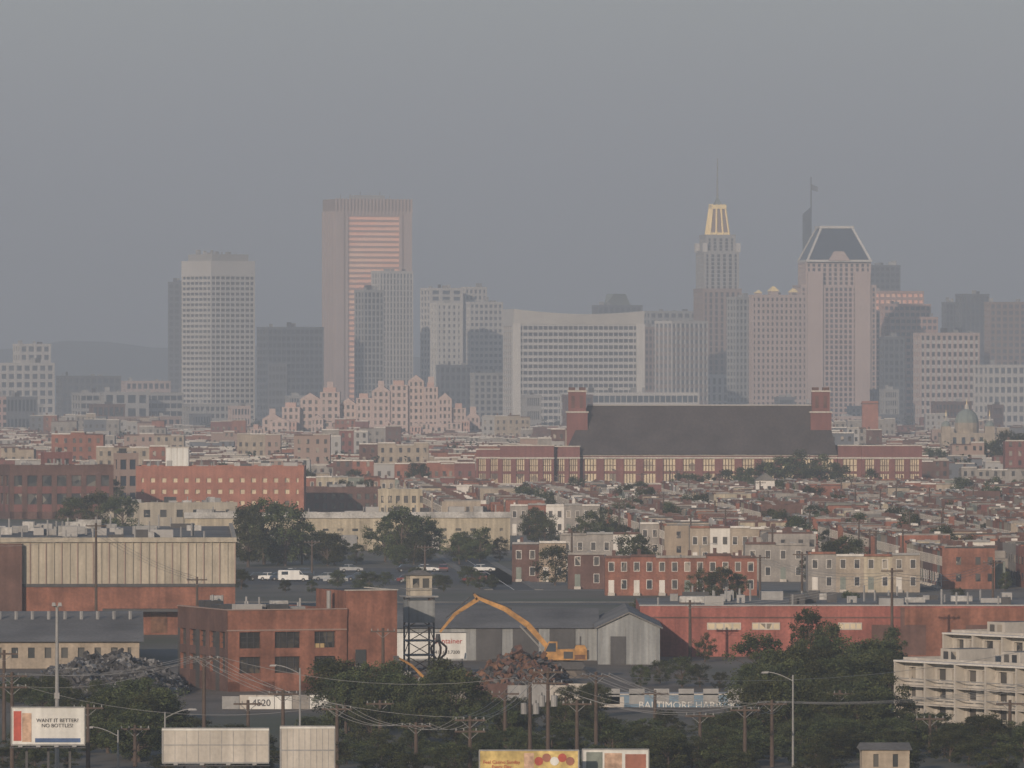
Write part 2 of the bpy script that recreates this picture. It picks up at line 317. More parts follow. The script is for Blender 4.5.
for i in range(46):
    dd=R.uniform(4300,5600); w=R.uniform(15,50); l=R.uniform(-20,1040); tp=HZ+F*(CAMH-R.uniform(9,26))/dd
    bldg('downtown_block',l,l+4,l+w,tp,dd,20,nf=R.randint(2,5),nbx=R.randint(4,10),nby=2,wall=R.choice(['conc_grey','conc_brown','conc_rose','conc_grey','brick_dark','conc_dark']),gl='glass_dark',clut=2)
# stepped pink waterfront residence with gabled bays
d=3900; mb=MB(); prof=[(250,422),(262,412),(282,400),(300,392),(320,385),(340,397),(356,391),(372,384),(390,378),(408,374),(424,380),(438,392),(452,401),(466,410),(480,424)]
for i in range(len(prof)-1):
    l,tp=prof[i]; r=prof[i+1][0]; x0=X(l,d);x1=X(r,d); z=Z(tp+7,d); y=R.uniform(0,6)
    grid(mb,x0,x1-.1,y,y+22,0,z,max(3,int(z/3.2)),3,4,pf=.5,sf=.45,wall='conc_rose',gl='glass',rel=.6,top=.6,par=0)
    xm=(x0+x1)/2
    if i%2: mb.hexa([(x0,y-.3,z),(x1-.1,y-.3,z),(xm,y-.3,z+3.0)],[(x0,y+22,z),(x1-.1,y+22,z),(xm,y+22,z+3.0)],'conc_rose')
    else: mb.box(x0+1.5,x1-2,y+1,y+12,z,z+2.2,'conc_pink')
    if i%3==1: mb.box(xm-1.5,xm+1.5,y+2,y+5,z,z+5.0,'conc_rose')
for i in range(26):
    l=R.uniform(262,465); z=R.uniform(6,15); x0=X(l,d); w=R.uniform(4,10); y=-R.uniform(6,16)
    grid(mb,x0,x0+w,y,y+10,0,z,max(2,int(z/3.2)),3,3,pf=.5,sf=.45,wall=R.choice(['conc_rose','conc_pink']),gl='glass',rel=.5,top=.5,par=0)
    if i%2: mb.hexa([(x0,y-.2,z),(x0+w,y-.2,z),(x0+w/2,y-.2,z+2.0)],[(x0,y+10,z),(x0+w,y+10,z),(x0+w/2,y+10,z+2.0)],'conc_rose')
mb.obj('waterfront_residence',(0,d,0))
d=3600; mb=MB(); mb.box(-3.6,3.6,-3,3,0,Z(401,d),'brick_orange'); mb.box(-3.9,3.9,-3.3,3.3,Z(404,d),Z(403,d),'brick_dark'); mb.obj('brick_stack',(X(870,d),d,0))
d=3300; mb=MB()
def dome(mb,x,y,z,r,mat,n=14):
    rings=6
    for i in range(rings):
        a0=i/rings*math.pi/2;a1=(i+1)/rings*math.pi/2
        mb.cyl((x,y,z+r*1.15*math.sin(a0)),(x,y,z+r*1.15*math.sin(a1)),r*math.cos(a0),max(.05,r*math.cos(a1)),mat,n)
    mb.cyl((x,y,z+r*1.1),(x,y,z+r*1.1+2),r*.2,r*.15,'stone',6); mb.cyl((x,y,z+r*1.1+2),(x,y,z+r*1.1+4.5),.2,.05,'gold',5)
grid(mb,-11,11,0,26,0,12,2,6,6,pf=.6,sf=.4,wall='formstone_tan',gl='glass_dark')
mb.cyl((0,9,12),(0,9,17),5,5,'formstone_tan',14); dome(mb,0,9,17,5,'roof_green')
for sx in (-1,1): mb.box(sx*9-2,sx*9+2,-.5,3.5,0,15.5,'formstone_tan'); dome(mb,sx*9,1.5,15.5,2,'roof_green',10)
mb.obj('domed_church',(X(968,d),d,0))

# ---------------- school ----------------
d=2500; mb=MB(); sx_=lambda b:X(b,d)
def schoolblock(b0,b1,y0,dep,ztop,nb):
    x0,x1=X(b0,2500),X(b1,2500)
    mb.box(x0,x1,y0,y0+dep,0,3.2,'brick_school')
    mb.box(x0-.1,x1+.1,y0-.15,y0+dep,3.2,3.7,'stone')
    n=nb; bw=(x1-x0)/n
    mb.box(x0+.5,x1-.5,y0+.6,y0+dep-.5,3.7,11.2,'blinds')
    mb.box(x0+.3,x1-.3,y0+.35,y0+dep-.3,6.6,7.4,'brick_school')
    mb.box(x0+.3,x1-.3,y0+.45,y0+dep-.3,9.1,9.25,'brick_dark')
    for i in range(n+1):
        c=x0+i*bw; l=max(x0,c-bw*.2); r=min(x1,c+bw*.2); mb.box(l,r,y0,y0+.9,3.7,11.3,'brick_school')
        if i<n:
            for j in (1,2,3): xx=c+bw*(.2+.6*j/4); mb.box(xx-.1,xx+.1,y0+.4,y0+.62,3.7,11.2,'brick_dark')
    mb.box(x0,x0+.6,y0+.9,y0+dep,3.7,11.3,'brick_school'); mb.box(x1-.6,x1,y0+.9,y0+dep,3.7,11.3,'brick_school')
    mb.box(x0-.1,x1+.1,y0-.15,y0+dep,11.3,11.8,'stone'); mb.box(x0,x1,y0,y0+dep,11.8,ztop,'brick_school','roof_grey')
    mb.box(x0-.15,x1+.15,y0-.2,y0+.5,ztop,ztop+.35,'stone')
schoolblock(476,500,8,25,Z(450,d),2); schoolblock(500,554,0,30,Z(446,d),4); schoolblock(554,580,3,28,Z(447,d),2)
schoolblock(580.5,838,6,30,Z(456,d),13); schoolblock(838.5,862,3,28,Z(446,d),1); schoolblock(862,922,0,30,Z(446,d),4)
ze=Z(456,d)+.4; zr=Z(406,d)
mb.hexa([(sx_(564),5,ze),(sx_(838),5,ze),(sx_(838),37,ze),(sx_(564),37,ze)],[(sx_(588),19,zr),(sx_(828),19,zr),(sx_(828),23,zr),(sx_(588),23,zr)],'roof_slate')
mb.box(sx_(588),sx_(828),18.8,23.2,zr,zr+.4,'conc_grey')
for b0,b1 in ((567,588),(812,833)):
    mb.box(sx_(b0),sx_(b1),12,20,10,Z(413,d),'brick_school'); mb.box(sx_(b0)-.3,sx_(b1)+.3,11.7,20.3,Z(413,d),Z(411.5,d),'stone')
    mb.box(sx_(b0)+.5,sx_(b1)-.5,12.5,19.5,Z(411.5,d),Z(392,d),'brick_school'); mb.box(sx_(b0)+.2,sx_(b1)-.2,12.2,19.8,Z(392,d),Z(390.5,d),'stone')
    for fx in (.25,.75): c=sx_(b0)+(sx_(b1)-sx_(b0))*fx; mb.box(c-1,c+1,13,19,Z(390.5,d),Z(387.5,d),'brick_dark')
    for q in (.3,.7): c=sx_(b0)+(sx_(b1)-sx_(b0))*q; mb.box(c-.5,c+.5,12.3,12.6,Z(408,d),Z(396,d),'brick_dark')
mb.obj('brick_school',(0,d,0))

# ---------------- left mid ground ----------------
bldg('brick_factory',136,136,304,469,2150,nf=3,nbx=15,dp=22,wall='brick_orange',gl='blinds',pf=.6,sf=.6,base=1,top=2.4,clut=10,roof='roof_silver')
mb=MB(); d=2165; zq=Z(469,2150); zp=Z(448,d); mb.box(0,6.2,0,5,zq,zp,'sign_white'); mb.box(-.2,6.4,-.2,5.2,zp,zp+.3,'stone')
for q in (1.5,3.1,4.7): mb.box(q-.06,q+.06,-.08,0,zq,zp,'stone')
mb.box(.3,1.1,-.1,0,zq,zq+2,'metal_dark'); mb.obj('rooftop_tank_house',(X(165,d),d+4,0))
bldg('brick_factory',113,118,138,456,2250,25,nf=3,nbx=2,nby=1,wall='conc_brown',gl='glass_dark',clut=2)
bldg('brick_factory',-6,10,112,468,2100,15,nf=2,nbx=7,nby=2,wall='brick_dark',sp='brick_school',gl='glass',base=2,top=2,pf=.35,sf=.4,clut=10)
bldg('brick_factory',40,44,72,455,2200,15,nf=3,nbx=3,nby=2,wall='brick_school',gl='glass',pf=.45,sf=.4,clut=2)
bldg('row_building',304,304,380,490,2200,nf=2,nbx=9,dp=14,wall='brick_dark',gl='glass',pf=.5,clut=5)
bldg('row_building',378,378,442,492,2100,nf=2,nbx=8,dp=14,wall='cream_wall',gl='glass_house',pf=.5,clut=5)
bldg('stucco_warehouse',100,106,236,506,1980,15,nf=1,nbx=8,nby=2,wall='cladding',gl='glass',pf=.6,sf=.6,clut=8,roof='roof_silver')
d=1740; mb,W,Dp,z1,t,loc=bldg('cream_warehouse',182,185,510,517,d,6,nf=2,nbx=22,nby=3,wall='cream_wall',sp='cream_wall',gl='glass',pf=.6,sf=.7,base=1.2,top=2.6,finish=False,clut=22,roof='roof_grey')
mb.box(-.2,W+.2,-.4,0,z1-.3,z1+1.0,'roof_silver')
for i in range(7): mb.box(W*.1+i*9,W*.1+i*9+3.4,-.25,.3,0,3.4,R.choice(['metal_grey','brick_dark','white_wall']))
mb.obj('cream_warehouse',loc,t)
bldg('low_shed',190,190,330,540,1700,nf=1,nbx=8,dp=20,wall='formstone',gl='glass',pf=.8,sf=.6,clut=3)
# ribbed warehouse on brick base
d=1194; mb=MB(); W=X(235,d)-X(-90,d); z1=Z(541,d); zm=Z(586,d)
xb=X(22,d)-X(-90,d)
mb.box(0,W,0,110,0,zm,'brick_soot'); mb.box(0,W,.1,110,zm,z1,'cladding','roof_grey')
mb.box(0,xb,-1.5,.05,0,z1-.4,'brick_dark')
n=int((W-xb)/1.15)
for i in range(n+1):
    xx=xb+i*(W-xb)/n; mb.box(xx-.07,xx+.07,-.1,.1,zm+.3,z1-.2,'conc_brown' if i%2 else 'cladding')
mb.box(xb,W,-.25,.12,zm-.15,zm+.3,'metal_dark'); mb.box(-.2,W+.2,-.35,.5,z1-.2,z1+.5,'cladding'); mb.box(W-.4,W+.2,.5,110,z1,z1+.5,'cladding')
for i in range(7):
    xx=xb+2+i*4.3; mb.box(xx,xx+2.4,-.15,.2,.3,3.4,R.choice(['metal_dark','roof_dark','rust'])); 
mb.box(xb+12,xb+24,-3,0,3.5,3.9,'metal_dark')
clutter(mb,5,W-3,3,105,z1,40,R,1.6)
mb.obj('ribbed_warehouse',(X(-90,d),d,0),math.radians(2.3))
# grey-roofed shed bottom-left
d=1060; mb=MB(); W=X(139,d)-X(-60,d)
grid(mb,0,W,0,60,0,3.6,1,12,6,pf=.6,sf=.5,wall='formstone_tan',gl='glass',rel=.3,par=0,top=.8)
mb.hexa([(-.6,-.8,3.6),(W+.6,-.8,3.6),(W+.6,61,3.6),(-.6,61,3.6)],[(-.6,26,6.6),(W+.6,26,6.6),(W+.6,34,6.6),(-.6,34,6.6)],'roof_grey')
for i in range(12): mb.cyl((i*2.2+1,20,5),(i*2.2+1,20,7),.25,.25,'metal_grey',6)
mb.obj('low_roof_shed',(X(-60,d),d,0),math.radians(2.8))

# ---------------- foreground brick building ----------------
d=985; th=20; mb,W,Dp,z1,t,loc=bldg('brick_industrial_building',172,228,346,617,d,th,nf=2,nbx=3,nby=5,wall='brick_soot',sp='brick_soot',gl='glass_sooty',pf=.36,sf=.34,base=1.2,top=1.9,par=.8,clut=12,finish=False,mull='metal_dark',rel=.4,roof='roof_grey')
zt=z1-1.9; fh=(zt-1.2)/2; bw=Dp/5  # darker overlay on the left face only: its shade put into the colour
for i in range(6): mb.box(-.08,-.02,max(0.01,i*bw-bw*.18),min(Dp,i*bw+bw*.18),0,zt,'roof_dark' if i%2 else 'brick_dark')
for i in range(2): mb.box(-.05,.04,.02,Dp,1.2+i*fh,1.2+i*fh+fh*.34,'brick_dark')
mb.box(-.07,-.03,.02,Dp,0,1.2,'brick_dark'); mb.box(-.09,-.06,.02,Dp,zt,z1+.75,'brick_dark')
W2=(397-346)*d/F/math.cos(t)
mb.box(W+.01,W+W2,.3,12,0,Z(592,d),'brick_soot','roof_dark'); mb.box(W-.1,W+W2+.1,.2,.7,Z(592,d),Z(591,d),'stone'); mb.box(W+W2-.35,W+W2+.05,.7,12,Z(592,d),Z(591,d),'stone')
mb.box(W+1.2,W+2.6,.2,.32,3,5,'glass'); mb.box(W+1.1,W+2.7,.15,.3,2.8,3,'stone')
mb.box(-.15,W,-.12,.1,z1-1.75,z1-1.6,'conc_brown'); mb.box(-.2,W+.0,-.2,.3,z1+.8,z1+.92,'conc_brown'); mb.box(-.2,.3,.31,Dp,z1+.8,z1+.92,'conc_brown')
mb.box(11.3,12.6,.27,.36,z1-4.6,z1-3.4,'blinds_warm')
mb.cyl((W-1,4,z1),(W-1,4,z1+3),.3,.3,'metal_grey',8)
mb.obj('brick_industrial_building',loc,t)
bldg('brick_annex',392,393,430,688,975,20,nf=1,nbx=3,nby=1,wall='brick',gl='glass',pf=.6,clut=2,rel=.3)

# ---------------- sheds behind excavator ----------------
d=1090; mb=MB(); W=X(600,d)-X(388,d); z1=Z(628,d); zr=Z(613,d)
mb.box(0,W,0,40,0,z1,'metal_shed'); mb.hexa([(-.4,-.5,z1),(W,-.5,z1),(W,41,z1),(-.4,41,z1)],[(-.4,19,zr),(W,19,zr),(W,21,zr),(-.4,21,zr)],'roof_grey')
for i in range(int(W/1.0)): mb.box(i*1.0,i*1.0+.08,-.08,0.01,.2,z1-.1,'metal_grey')
for i in range(3): mb.box(12+i*5,15.5+i*5,-.15,.02,0,4.4,'metal_dark')
mb.obj('metal_shed',(X(388,d),d,0))
d=1075; mb=MB(); W=X(660,d)-X(598,d); z1=Z(628,d); zr=Z(614,d)
mb.hexa([(0,0,0),(W,0,0),(W,0,z1),(W*.5,0,zr),(0,0,z1)],[(0,38,0),(W,38,0),(W,38,z1),(W*.5,38,zr),(0,38,z1)],'metal_shed')
for s in (0,1):
    a=(-.4,z1-.15) if s==0 else (W*.5,zr+.1); b=(W*.5,zr+.1) if s==0 else (W+.4,z1-.15)
    mb.hexa([(a[0],-.4,a[1]),(b[0],-.4,b[1]),(b[0],-.4,b[1]+.2),(a[0],-.4,a[1]+.2)],[(a[0],38.4,a[1]),(b[0],38.4,b[1]),(b[0],38.4,b[1]+.2),(a[0],38.4,a[1]+.2)],'roof_grey')
for i in range(8): mb.box(i*1.05+.4,i*1.05+.48,-.06,.01,.1,z1,'metal_grey')
mb.box(W*.2,W*.45,-.12,.02,0,3.8,'metal_dark')
mb.obj('metal_shed',(X(598,d),d,0))
def textchild(parent,txt,size,loc,mat,yaw=0):
    c=bpy.data.curves.new('lettering','FONT'); c.body=txt; c.size=size; c.extrude=.02; c.align_x='CENTER'; c.align_y='CENTER'
    c.materials.append(MATS[mat]); o=bpy.data.objects.new('lettering',c); bpy.context.collection.objects.link(o)
    o.parent=parent; o.location=loc; o.rotation_euler=(math.pi/2,0,0); return o
d=1040; mb=MB(); w=X(466,d)-X(394,d); z0=Z(661,d)+.3; z1=Z(633,d)
mb.box(0,w,0,.2,z0,z1,'sign_white'); 
for xx in (.4,w-.6): mb.box(xx,xx+.2,.2,.4,0,z1-.3,'metal_dark')
mb.box(-.06,w+.06,-.02,.22,z1,z1+.1,'metal_dark')
o=mb.obj('company_sign',(X(394,d),d,0)); textchild(o,'Container',.95,(w*.74,-.05,z0+(z1-z0)*.68),'ink_red'); textchild(o,'410.633.7200',.6,(w*.74,-.05,z0+(z1-z0)*.25),'ink')
# long red brick wall building, right
d=1105; mb=MB(); W=X(1060,d)-X(640,d); z1=Z(606,d)
mb.box(0,W,0,38,0,z1,'brick_wall','roof_grey'); mb.box(-.1,W,-.12,.4,z1,z1+.18,'conc_grey'); mb.box(0,W,-.06,.01,z1-1.7,z1-1.5,'brick_dark')
for a,b in ((707,741),(752,780),(838,862)):
    x0=X(a,d)-X(640,d);x1=X(b,d)-X(640,d); mb.box(x0,x1,-.12,.05,3.7,4.7,'stone'); n=4
    for i in range(n): mb.box(x0+(i+.12)*(x1-x0)/n,x0+(i+.88)*(x1-x0)/n,-.15,.0,3.85,4.55,'blinds')
for i in range(26): mb.box(i*2.3,i*2.3+.25,-.1,.02,0,z1-1.7,'brick_wall')
for x0 in (32,36.5,45): mb.box(x0,x0+3,-.18,.02,.2,4.4,'brick_dark')
mb.box(W*.62,W*.63,-.1,.02,0,z1-.2,'brick_dark'); mb.box(W*.63,W,-.16,-.02,0,z1-.3,'brick_soot')
clutter(mb,2,W-2,3,36,z1,26,R,1.4)
mb.obj('long_brick_building',(X(640,d),d,0))
# pale stacked apartment terraces, right
def apts(b,d,W,h,phi,name):
    mb=MB(); nb=int(W/2.9)
    grid(mb,0,W,0,11,0,h,3,nb,4,pf=.42,sf=.38,wall='stone',sp='stone',gl='glass_house',rel=.4,base=0,top=.5,par=.6,roof='roof_grey')
    fh=(h-.5)/3
    for i in range(nb+1):
        x=i*W/nb; 
        if i%2==0: mb.box(x-.15,x+.15,-1.3,0,0,h+.1,'stone')
        if i<nb:
            for f in (1,2): mb.box(x+.2,x+W/nb-.2,-1.25,0,f*fh-.1,f*fh+.05,'stone'); mb.box(x+.2,x+W/nb-.2,-1.27,-1.2,f*fh+.75,f*fh+.85,'metal_grey')
        if i%4==1: mb.box(x,x+3.6,3,8,h,h+1.6,'stone','roof_grey'); mb.box(x+.6,x+1.5,2.95,3.02,h+.4,h+1.3,'glass_house'); mb.box(x+2.1,x+3.,2.95,3.02,h+.4,h+1.3,'glass_house')
    mb.box(-.1,W+.1,-1.4,.1,h+.1,h+.3,'white_wall')
    return mb.obj(name,(X(b,d),d,0),-math.radians(phi))
apts(904,905,50,6.6,58,'apartment_row'); apts(952,950,60,8.2,58,'apartment_row')
mb=MB(); grid(mb,0,4.6,0,5,0,2.9,1,2,2,pf=.6,sf=.5,wall='formstone_tan',gl='glass',rel=.2,top=.4,par=0); mb.hexa([(-.3,-.3,2.9),(4.9,-.3,2.9),(4.9,5.3,2.9),(-.3,5.3,2.9)],[(-.1,2.3,3.5),(4.7,2.3,3.5),(4.7,2.7,3.5),(-.1,2.7,3.5)],'roof_grey'); mb.obj('utility_shed',(X(862,775),775,0))

# ---------------- row houses ----------------
FR=['brick','brick_dark','formstone','formstone_tan','white_wall','formstone','brick_tan','brick_school','green_wall','cream_wall','brick','brick_soot','brick_soot']
RF=['roof_silver','roof_grey','roof_grey','roof_grey','roof_silver','roof_dark','conc_brown']
def house(mb,tr,w,dep,h,wall,roof,side,rr,nw=2):
    def bx(u0,u1,v0,v1,z0,z1,m,top=None): 
        a=tr(u0,v0);b=tr(u1,v1); mb.box(min(a[0],b[0]),max(a[0],b[0]),min(a[1],b[1]),max(a[1],b[1]),z0,z1,m,top)
    bx(0,w,0,dep,0,h,wall,roof); bx(.05,w-.05,-.3,.4,h,h+.4,rr.choice(['trim_white','brick_dark','metal_grey','formstone','brick_soot']))
    bx(0.02,.3,.6,dep,h,h+.3,rr.choice(['formstone','roof_dark','roof_grey','brick_dark']))
    for z in (1.2,4.3):
        for j in range(nw):
            u=w*(j+.5)/nw
            if z<2 and j==0: bx(u-.5,u+.5,-.06,.0,.5,2.7,rr.choice(['trim_white','brick_dark','green_wall'])); bx(u-.6,u+.6,-.9,0,0,.5,'stone'); continue
            bx(u-.53,u+.53,-.07,0,z-.1,z+1.6,'trim_white'); bx(u-.43,u+.43,-.1,0,z,z+1.5,'glass_house')
    for z in (1.2,4.2): bx(w*.3,w*.65,dep,dep+.08,z,z+1.4,'glass_house')
    q=rr.random()
    if q<.5: bx(w*.3,w*.3+.6,dep*.5,dep*.5+.9,h,h+1.2,'brick_dark')
    if q>.35: bx(w*.5,w*.5+.9,dep*.3,dep*.3+.9,h,h+.5,'metal_grey')
    if .3<q<.42: bx(w*.2,w*.2+1.1,dep*.7,dep*.7+1.1,h,h+.7,'white_wall')
    if q>.6: bx(0.1,w*.6,dep,dep+2.4,0,h-rr.uniform(.5,3),wall,roof)
def rowY(x0,y0,n,face,rr,name='row_houses',dep=9.5):
    mb=MB(); wl=rr.choice(FR); y=0; hh=rr.uniform(6.3,7.5); rf=rr.choice(RF)
    for i in range(n):
        w=4.6
        if rr.random()<.5: wl=rr.choice(FR)
        if rr.random()<.4: rf=rr.choice(RF)
        if face<0: tr=lambda u,v,y=y:(v,y+u)
        else: tr=lambda u,v,y=y:(dep-v,y+u)
        house(mb,tr,w,dep,hh+rr.choice([0,0,.25,.5]),wl,rf,face,rr); y+=w
    for z in (1.4,4.4): 
        for xx in (2.5,6,8.2): mb.box(xx,xx+.9,-.07,0,z,z+1.4,'glass_house')
    a=math.radians(2.5)
    return mb.obj(name,(x0+(2000-y0)*math.tan(a),y0,0),a)
def rowX(L,Rr,d,h,walls,rr,yaw=0,dep=11,name='row_houses',uw=4.6):
    mb=MB(); W=(Rr-L)*d/F; n=max(1,round(W/uw)); w=W/n
    for i in range(n):
        x0=i*w; tr=lambda u,v,x0=x0:(x0+u,v)
        house(mb,tr,w,dep,h+rr.choice([0,0,.2,.4]),rr.choice(walls),rr.choice(RF),0,rr)
    return mb.obj(name,(X(L,d),d,0),yaw)
rr=random.Random(11)
y=1440
while y<2300:
    n=rr.choice([11,12,14,15])
    for c in range(-1,6):
        xs=c*36+8
        if xs>0.066*y+10: continue
        if xs<-2 and (y<1900): continue
        if y<1560 and xs<40: continue
        if rr.random()<.93: rowY(xs+9,y,n,-1,rr)
        if rr.random()<.9: rowY(xs+24.7,y,n-rr.choice([0,0,2]),1,rr)
    y+=n*4.6+13
rowX(605,757,1400,6.6,['brick','brick','brick_soot'],rr)
rowX(808,920,1420,6.4,['formstone_tan','cream_wall','formstone'],rr)
rowX(512,566,1490,7.0,['formstone_tan','brick_tan','brick_dark'],rr)
rowX(560,640,1560,7.2,['white_wall','formstone','brick'],rr)
rowX(568,606,1440,6.0,['brick_dark'],rr)
rowX(745,806,1490,6.6,['white_wall','formstone','formstone'],rr)
rowX(690,770,1610,7.2,['formstone_tan','brick','white_wall'],rr)
rowX(640,700,1680,7,['white_wall','formstone','green_wall'],rr)
rowX(940,1040,1500,7,['brick','white_wall','formstone'],rr)
rowX(510,600,1900,7,['white_wall','formstone','brick'],rr)
for l,r_,dd in ((380,470,2350),(440,520,2200),(300,380,2380),(905,1030,2250),(850,960,2330),(0,90,2500),(90,200,2560),(200,330,2480)):
    rowX(l,r_,dd,7,FR,rr)
d=2150; mb=MB(); mb.box(0,5,0,8,0,9.5,'white_wall'); mb.hexa([(-.3,-.3,9.5),(5.3,-.3,9.5),(2.5,-.3,11.6)],[(-.3,8.3,9.5),(5.3,8.3,9.5),(2.5,8.3,11.6)],'roof_grey'); mb.box(1,1.9,-.1,0,6.5,8,'glass_house'); mb.box(3.1,4,-.1,0,6.5,8,'glass_house'); mb.box(2,3,-.1,0,2,4,'glass_house'); mb.obj('white_gabled_house',(X(756,d),d,0))
# distant carpet of the city
FD=['brick','brick_dark','formstone','formstone_tan','conc_grey','formstone','brick_school','conc_brown','conc_dark','brick_soot']
for band in range(12):
    mb=MB(); y=2620+band*140
    for s in range(4):
        yy=y+s*35; x=-0.07*yy-10
        while x<0.07*yy+10:
            run=rr.randint(3,9); wl=rr.choice(FD); h0=rr.uniform(6,9)
            if rr.random()<.13: h0=rr.uniform(11,17); run=rr.randint(2,4)
            for i in range(run):
                w=rr.uniform(4.5,7); h=h0+rr.uniform(-.5,.6)
                if rr.random()<.4: wl=rr.choice(FD)
                mb.box(x,x+w,yy,yy+12,0,h,wl,rr.choice(RF)); mb.box(x+.1,x+w-.1,yy-.3,yy+.4,h,h+.4,rr.choice(['trim_white','brick_dark','stone']))
                for zz in [z for z in (1.2,4.3,7.4,10.5,13.5) if z+1.6<h]:
                    for j in (.27,.73): mb.box(x+w*j-.5,x+w*j+.5,yy-.12,yy,zz,zz+1.6,'glass_house')
                if rr.random()<.4: mb.box(x+1,x+1.8,yy+5,yy+6,h,h+1.3,'brick_dark')
                x+=w
            x+=rr.choice([2,4,10,22])
    mb.obj('distant_row_houses')

# ---------------- trees ----------------
def treemesh(seed,leaf=.40,n_cl=58,per=95,wide=.42):
    r=random.Random(seed); mb=MB(); H=10.0
    mb.cyl((0,0,0),(.1,0,2.6),.28,.2,'bark',7); mb.cyl((.1,0,2.6),(.2,.1,6.5),.2,.08,'bark',6)
    cl=[]
    for i in range(n_cl):
        u=r.uniform(0,2*math.pi); zz=r.uniform(.14,.97); prof=math.sin(math.pi*min(1,(zz-.05)/.98))**.55
        rad=wide*H*prof*math.sqrt(r.uniform(.08,1))*r.uniform(.8,1.15); c=Vector((math.cos(u)*rad,math.sin(u)*rad,zz*H)); cl.append(c)
        if i%4==0: mb.cyl((.1,0,r.uniform(2,5)),c,.09,.02,'bark',4)
    la=mb.mi('leaf_a'); lb=mb.mi('leaf_b')
    for c in cl:
        R0=r.uniform(.55,1.3); dark=r.random()<.5
        for k in range(per):
            v=Vector((r.gauss(0,1),r.gauss(0,1),r.gauss(0,.75))); v=v.normalized()*R0*r.uniform(.4,1.1)
            p=c+v; a=Vector((r.uniform(-1,1),r.uniform(-1,1),r.uniform(-1,1))).normalized(); b=a.cross(Vector((r.uniform(-1,1),r.uniform(-1,1),r.uniform(-1,1)))).normalized()
            s=leaf*r.uniform(.5,1.1)*.5; o=len(mb.v)
            mb.v+=[tuple(p-a*s),tuple(p+b*s*.7),tuple(p+a*s),tuple(p-b*s*.7)]; mb.f.append((o,o+1,o+2,o+3)); mb.m.append(lb if dark else la)
    return mb.mesh('deciduous_tree')
TM=[treemesh(s,wide=w) for s,w in ((1,.42),(2,.5),(3,.36),(4,.46),(5,.4),(6,.33))]
def tree(b,d,top=None,h=None,sw=1.0,name='deciduous_tree'):
    if h is None: h=Z(top,d)
    o=bpy.data.objects.new(name,R.choice(TM)); bpy.context.collection.objects.link(o)
    o.location=(X(b,d),d,0); s=h/10; w=s*sw*R.uniform(.9,1.1); o.scale=(w,w,s); o.rotation_euler=(0,0,R.uniform(0,6.28))
for b,d,tp,sw in ((75,1900,498,1.3),(98,1890,492,1.2),(122,1880,496,1.3),(248,1600,508,1.0),(264,1620,499,1.1),(285,1610,503,1.1),(302,1620,522,1.1),(385,1640,518,1.1),(402,1630,507,1.1),(422,1640,516,1.0),(462,1660,532,1.1),(480,1640,528,1.1),(500,1650,538,1.1),(365,2300,479,1.1),
    (690,2440,482,1.3),(705,2440,474,1.3),(725,2440,470,1.3),(745,2430,468,1.3),(766,2450,462,1.3),(785,2440,456,1.3),(805,2440,452,1.3),(822,2450,456,1.3),(840,2430,464,1.2),(855,2400,478,1.2),
    (935,2800,448,1.2),(955,2850,450,1.2),(990,2850,440,1.1),(1008,2800,432,1.3),(1022,2800,434,1.2),
    (704,1370,570,1.2),(722,1365,567,1.3),(738,1370,574,1.2),(705,1085,634,.9),(810,1040,609,.85),(826,1010,625,1.),(798,990,640,1.1),
    (520,2000,510,1),(548,1500,560,1.2),(880,1700,532,1.2),(905,1480,570,1.),(1005,1430,572,1.2),(850,1250,592,1.2),(640,1250,598,1.1),(893,1060,628,.9),(958,1330,588,1.1),(700,1000,664,1.2),(682,1000,657,1.2),(660,1010,660,1.2),(640,1000,665,1.2),(720,990,672,1.2)):
    tree(b,d,tp,sw=sw)
for i in range(30): tree(R.uniform(70,178),R.uniform(800,920),h=R.uniform(3,5.8),sw=R.uniform(1.1,1.5))
for i in range(24): tree(R.uniform(330,465),R.uniform(835,925),h=R.uniform(4,7.2),sw=R.uniform(1,1.4))
for i in range(16): tree(R.uniform(465,600),R.uniform(840,930),h=R.uniform(2.5,4.4),sw=R.uniform(1.1,1.5))
for i in range(46): tree(R.uniform(755,900),R.uniform(840,985),h=R.uniform(4.5,7.6),sw=R.uniform(1.1,1.5))
for i in range(60): tree(R.uniform(595,1030),R.uniform(785,870),h=R.uniform(2.4,3.6),sw=1.7)
for i in range(90): tree(R.uniform(-10,1034),R.uniform(775,860),h=R.uniform(1.8,3.3),sw=1.9)
for i in range(8): tree(R.uniform(0,60),R.uniform(900,960),h=R.uniform(2.5,4.5),sw=1.5)
for i in range(90): tree(R.uniform(520,1030),R.uniform(1420,2450),h=R.uniform(5,9.5),sw=1.1)
for i in range(26): tree(R.uniform(235,520),R.uniform(1590,1720),h=R.uniform(3,6.5),sw=1.4)
for i in range(16): tree(R.uniform(238,515),R.uniform(1400,1475),h=R.uniform(2,4.2),sw=1.5)
for i in range(16): tree(R.uniform(20,420),R.uniform(2200,2560),h=R.uniform(6,10),sw=1.2)
mb=MB(); r=random.Random(5); ia=mb.mi('leaf_b')
for i in range(330):
    yy=r.uniform(2650,5200); x=r.uniform(-.07,.07)*yy; hh=r.uniform(6,11)
    for k in range(110):
        v=Vector((r.gauss(0,1),r.gauss(0,1),r.gauss(0,.8))).normalized()*r.uniform(.4,1.1)*hh*.42
        p=Vector((x,yy,hh*.6))+v; a=Vector((r.uniform(-1,1),r.uniform(-1,1),r.uniform(-1,1))).normalized(); b=a.cross(Vector((0.3,.2,1))).normalized(); s=.6; o=len(mb.v)
        mb.v+=[tuple(p-a*s),tuple(p+b*s),tuple(p+a*s),tuple(p-b*s)]; mb.f.append((o,o+1,o+2,o+3)); mb.m.append(ia)
mb.obj('distant_trees')

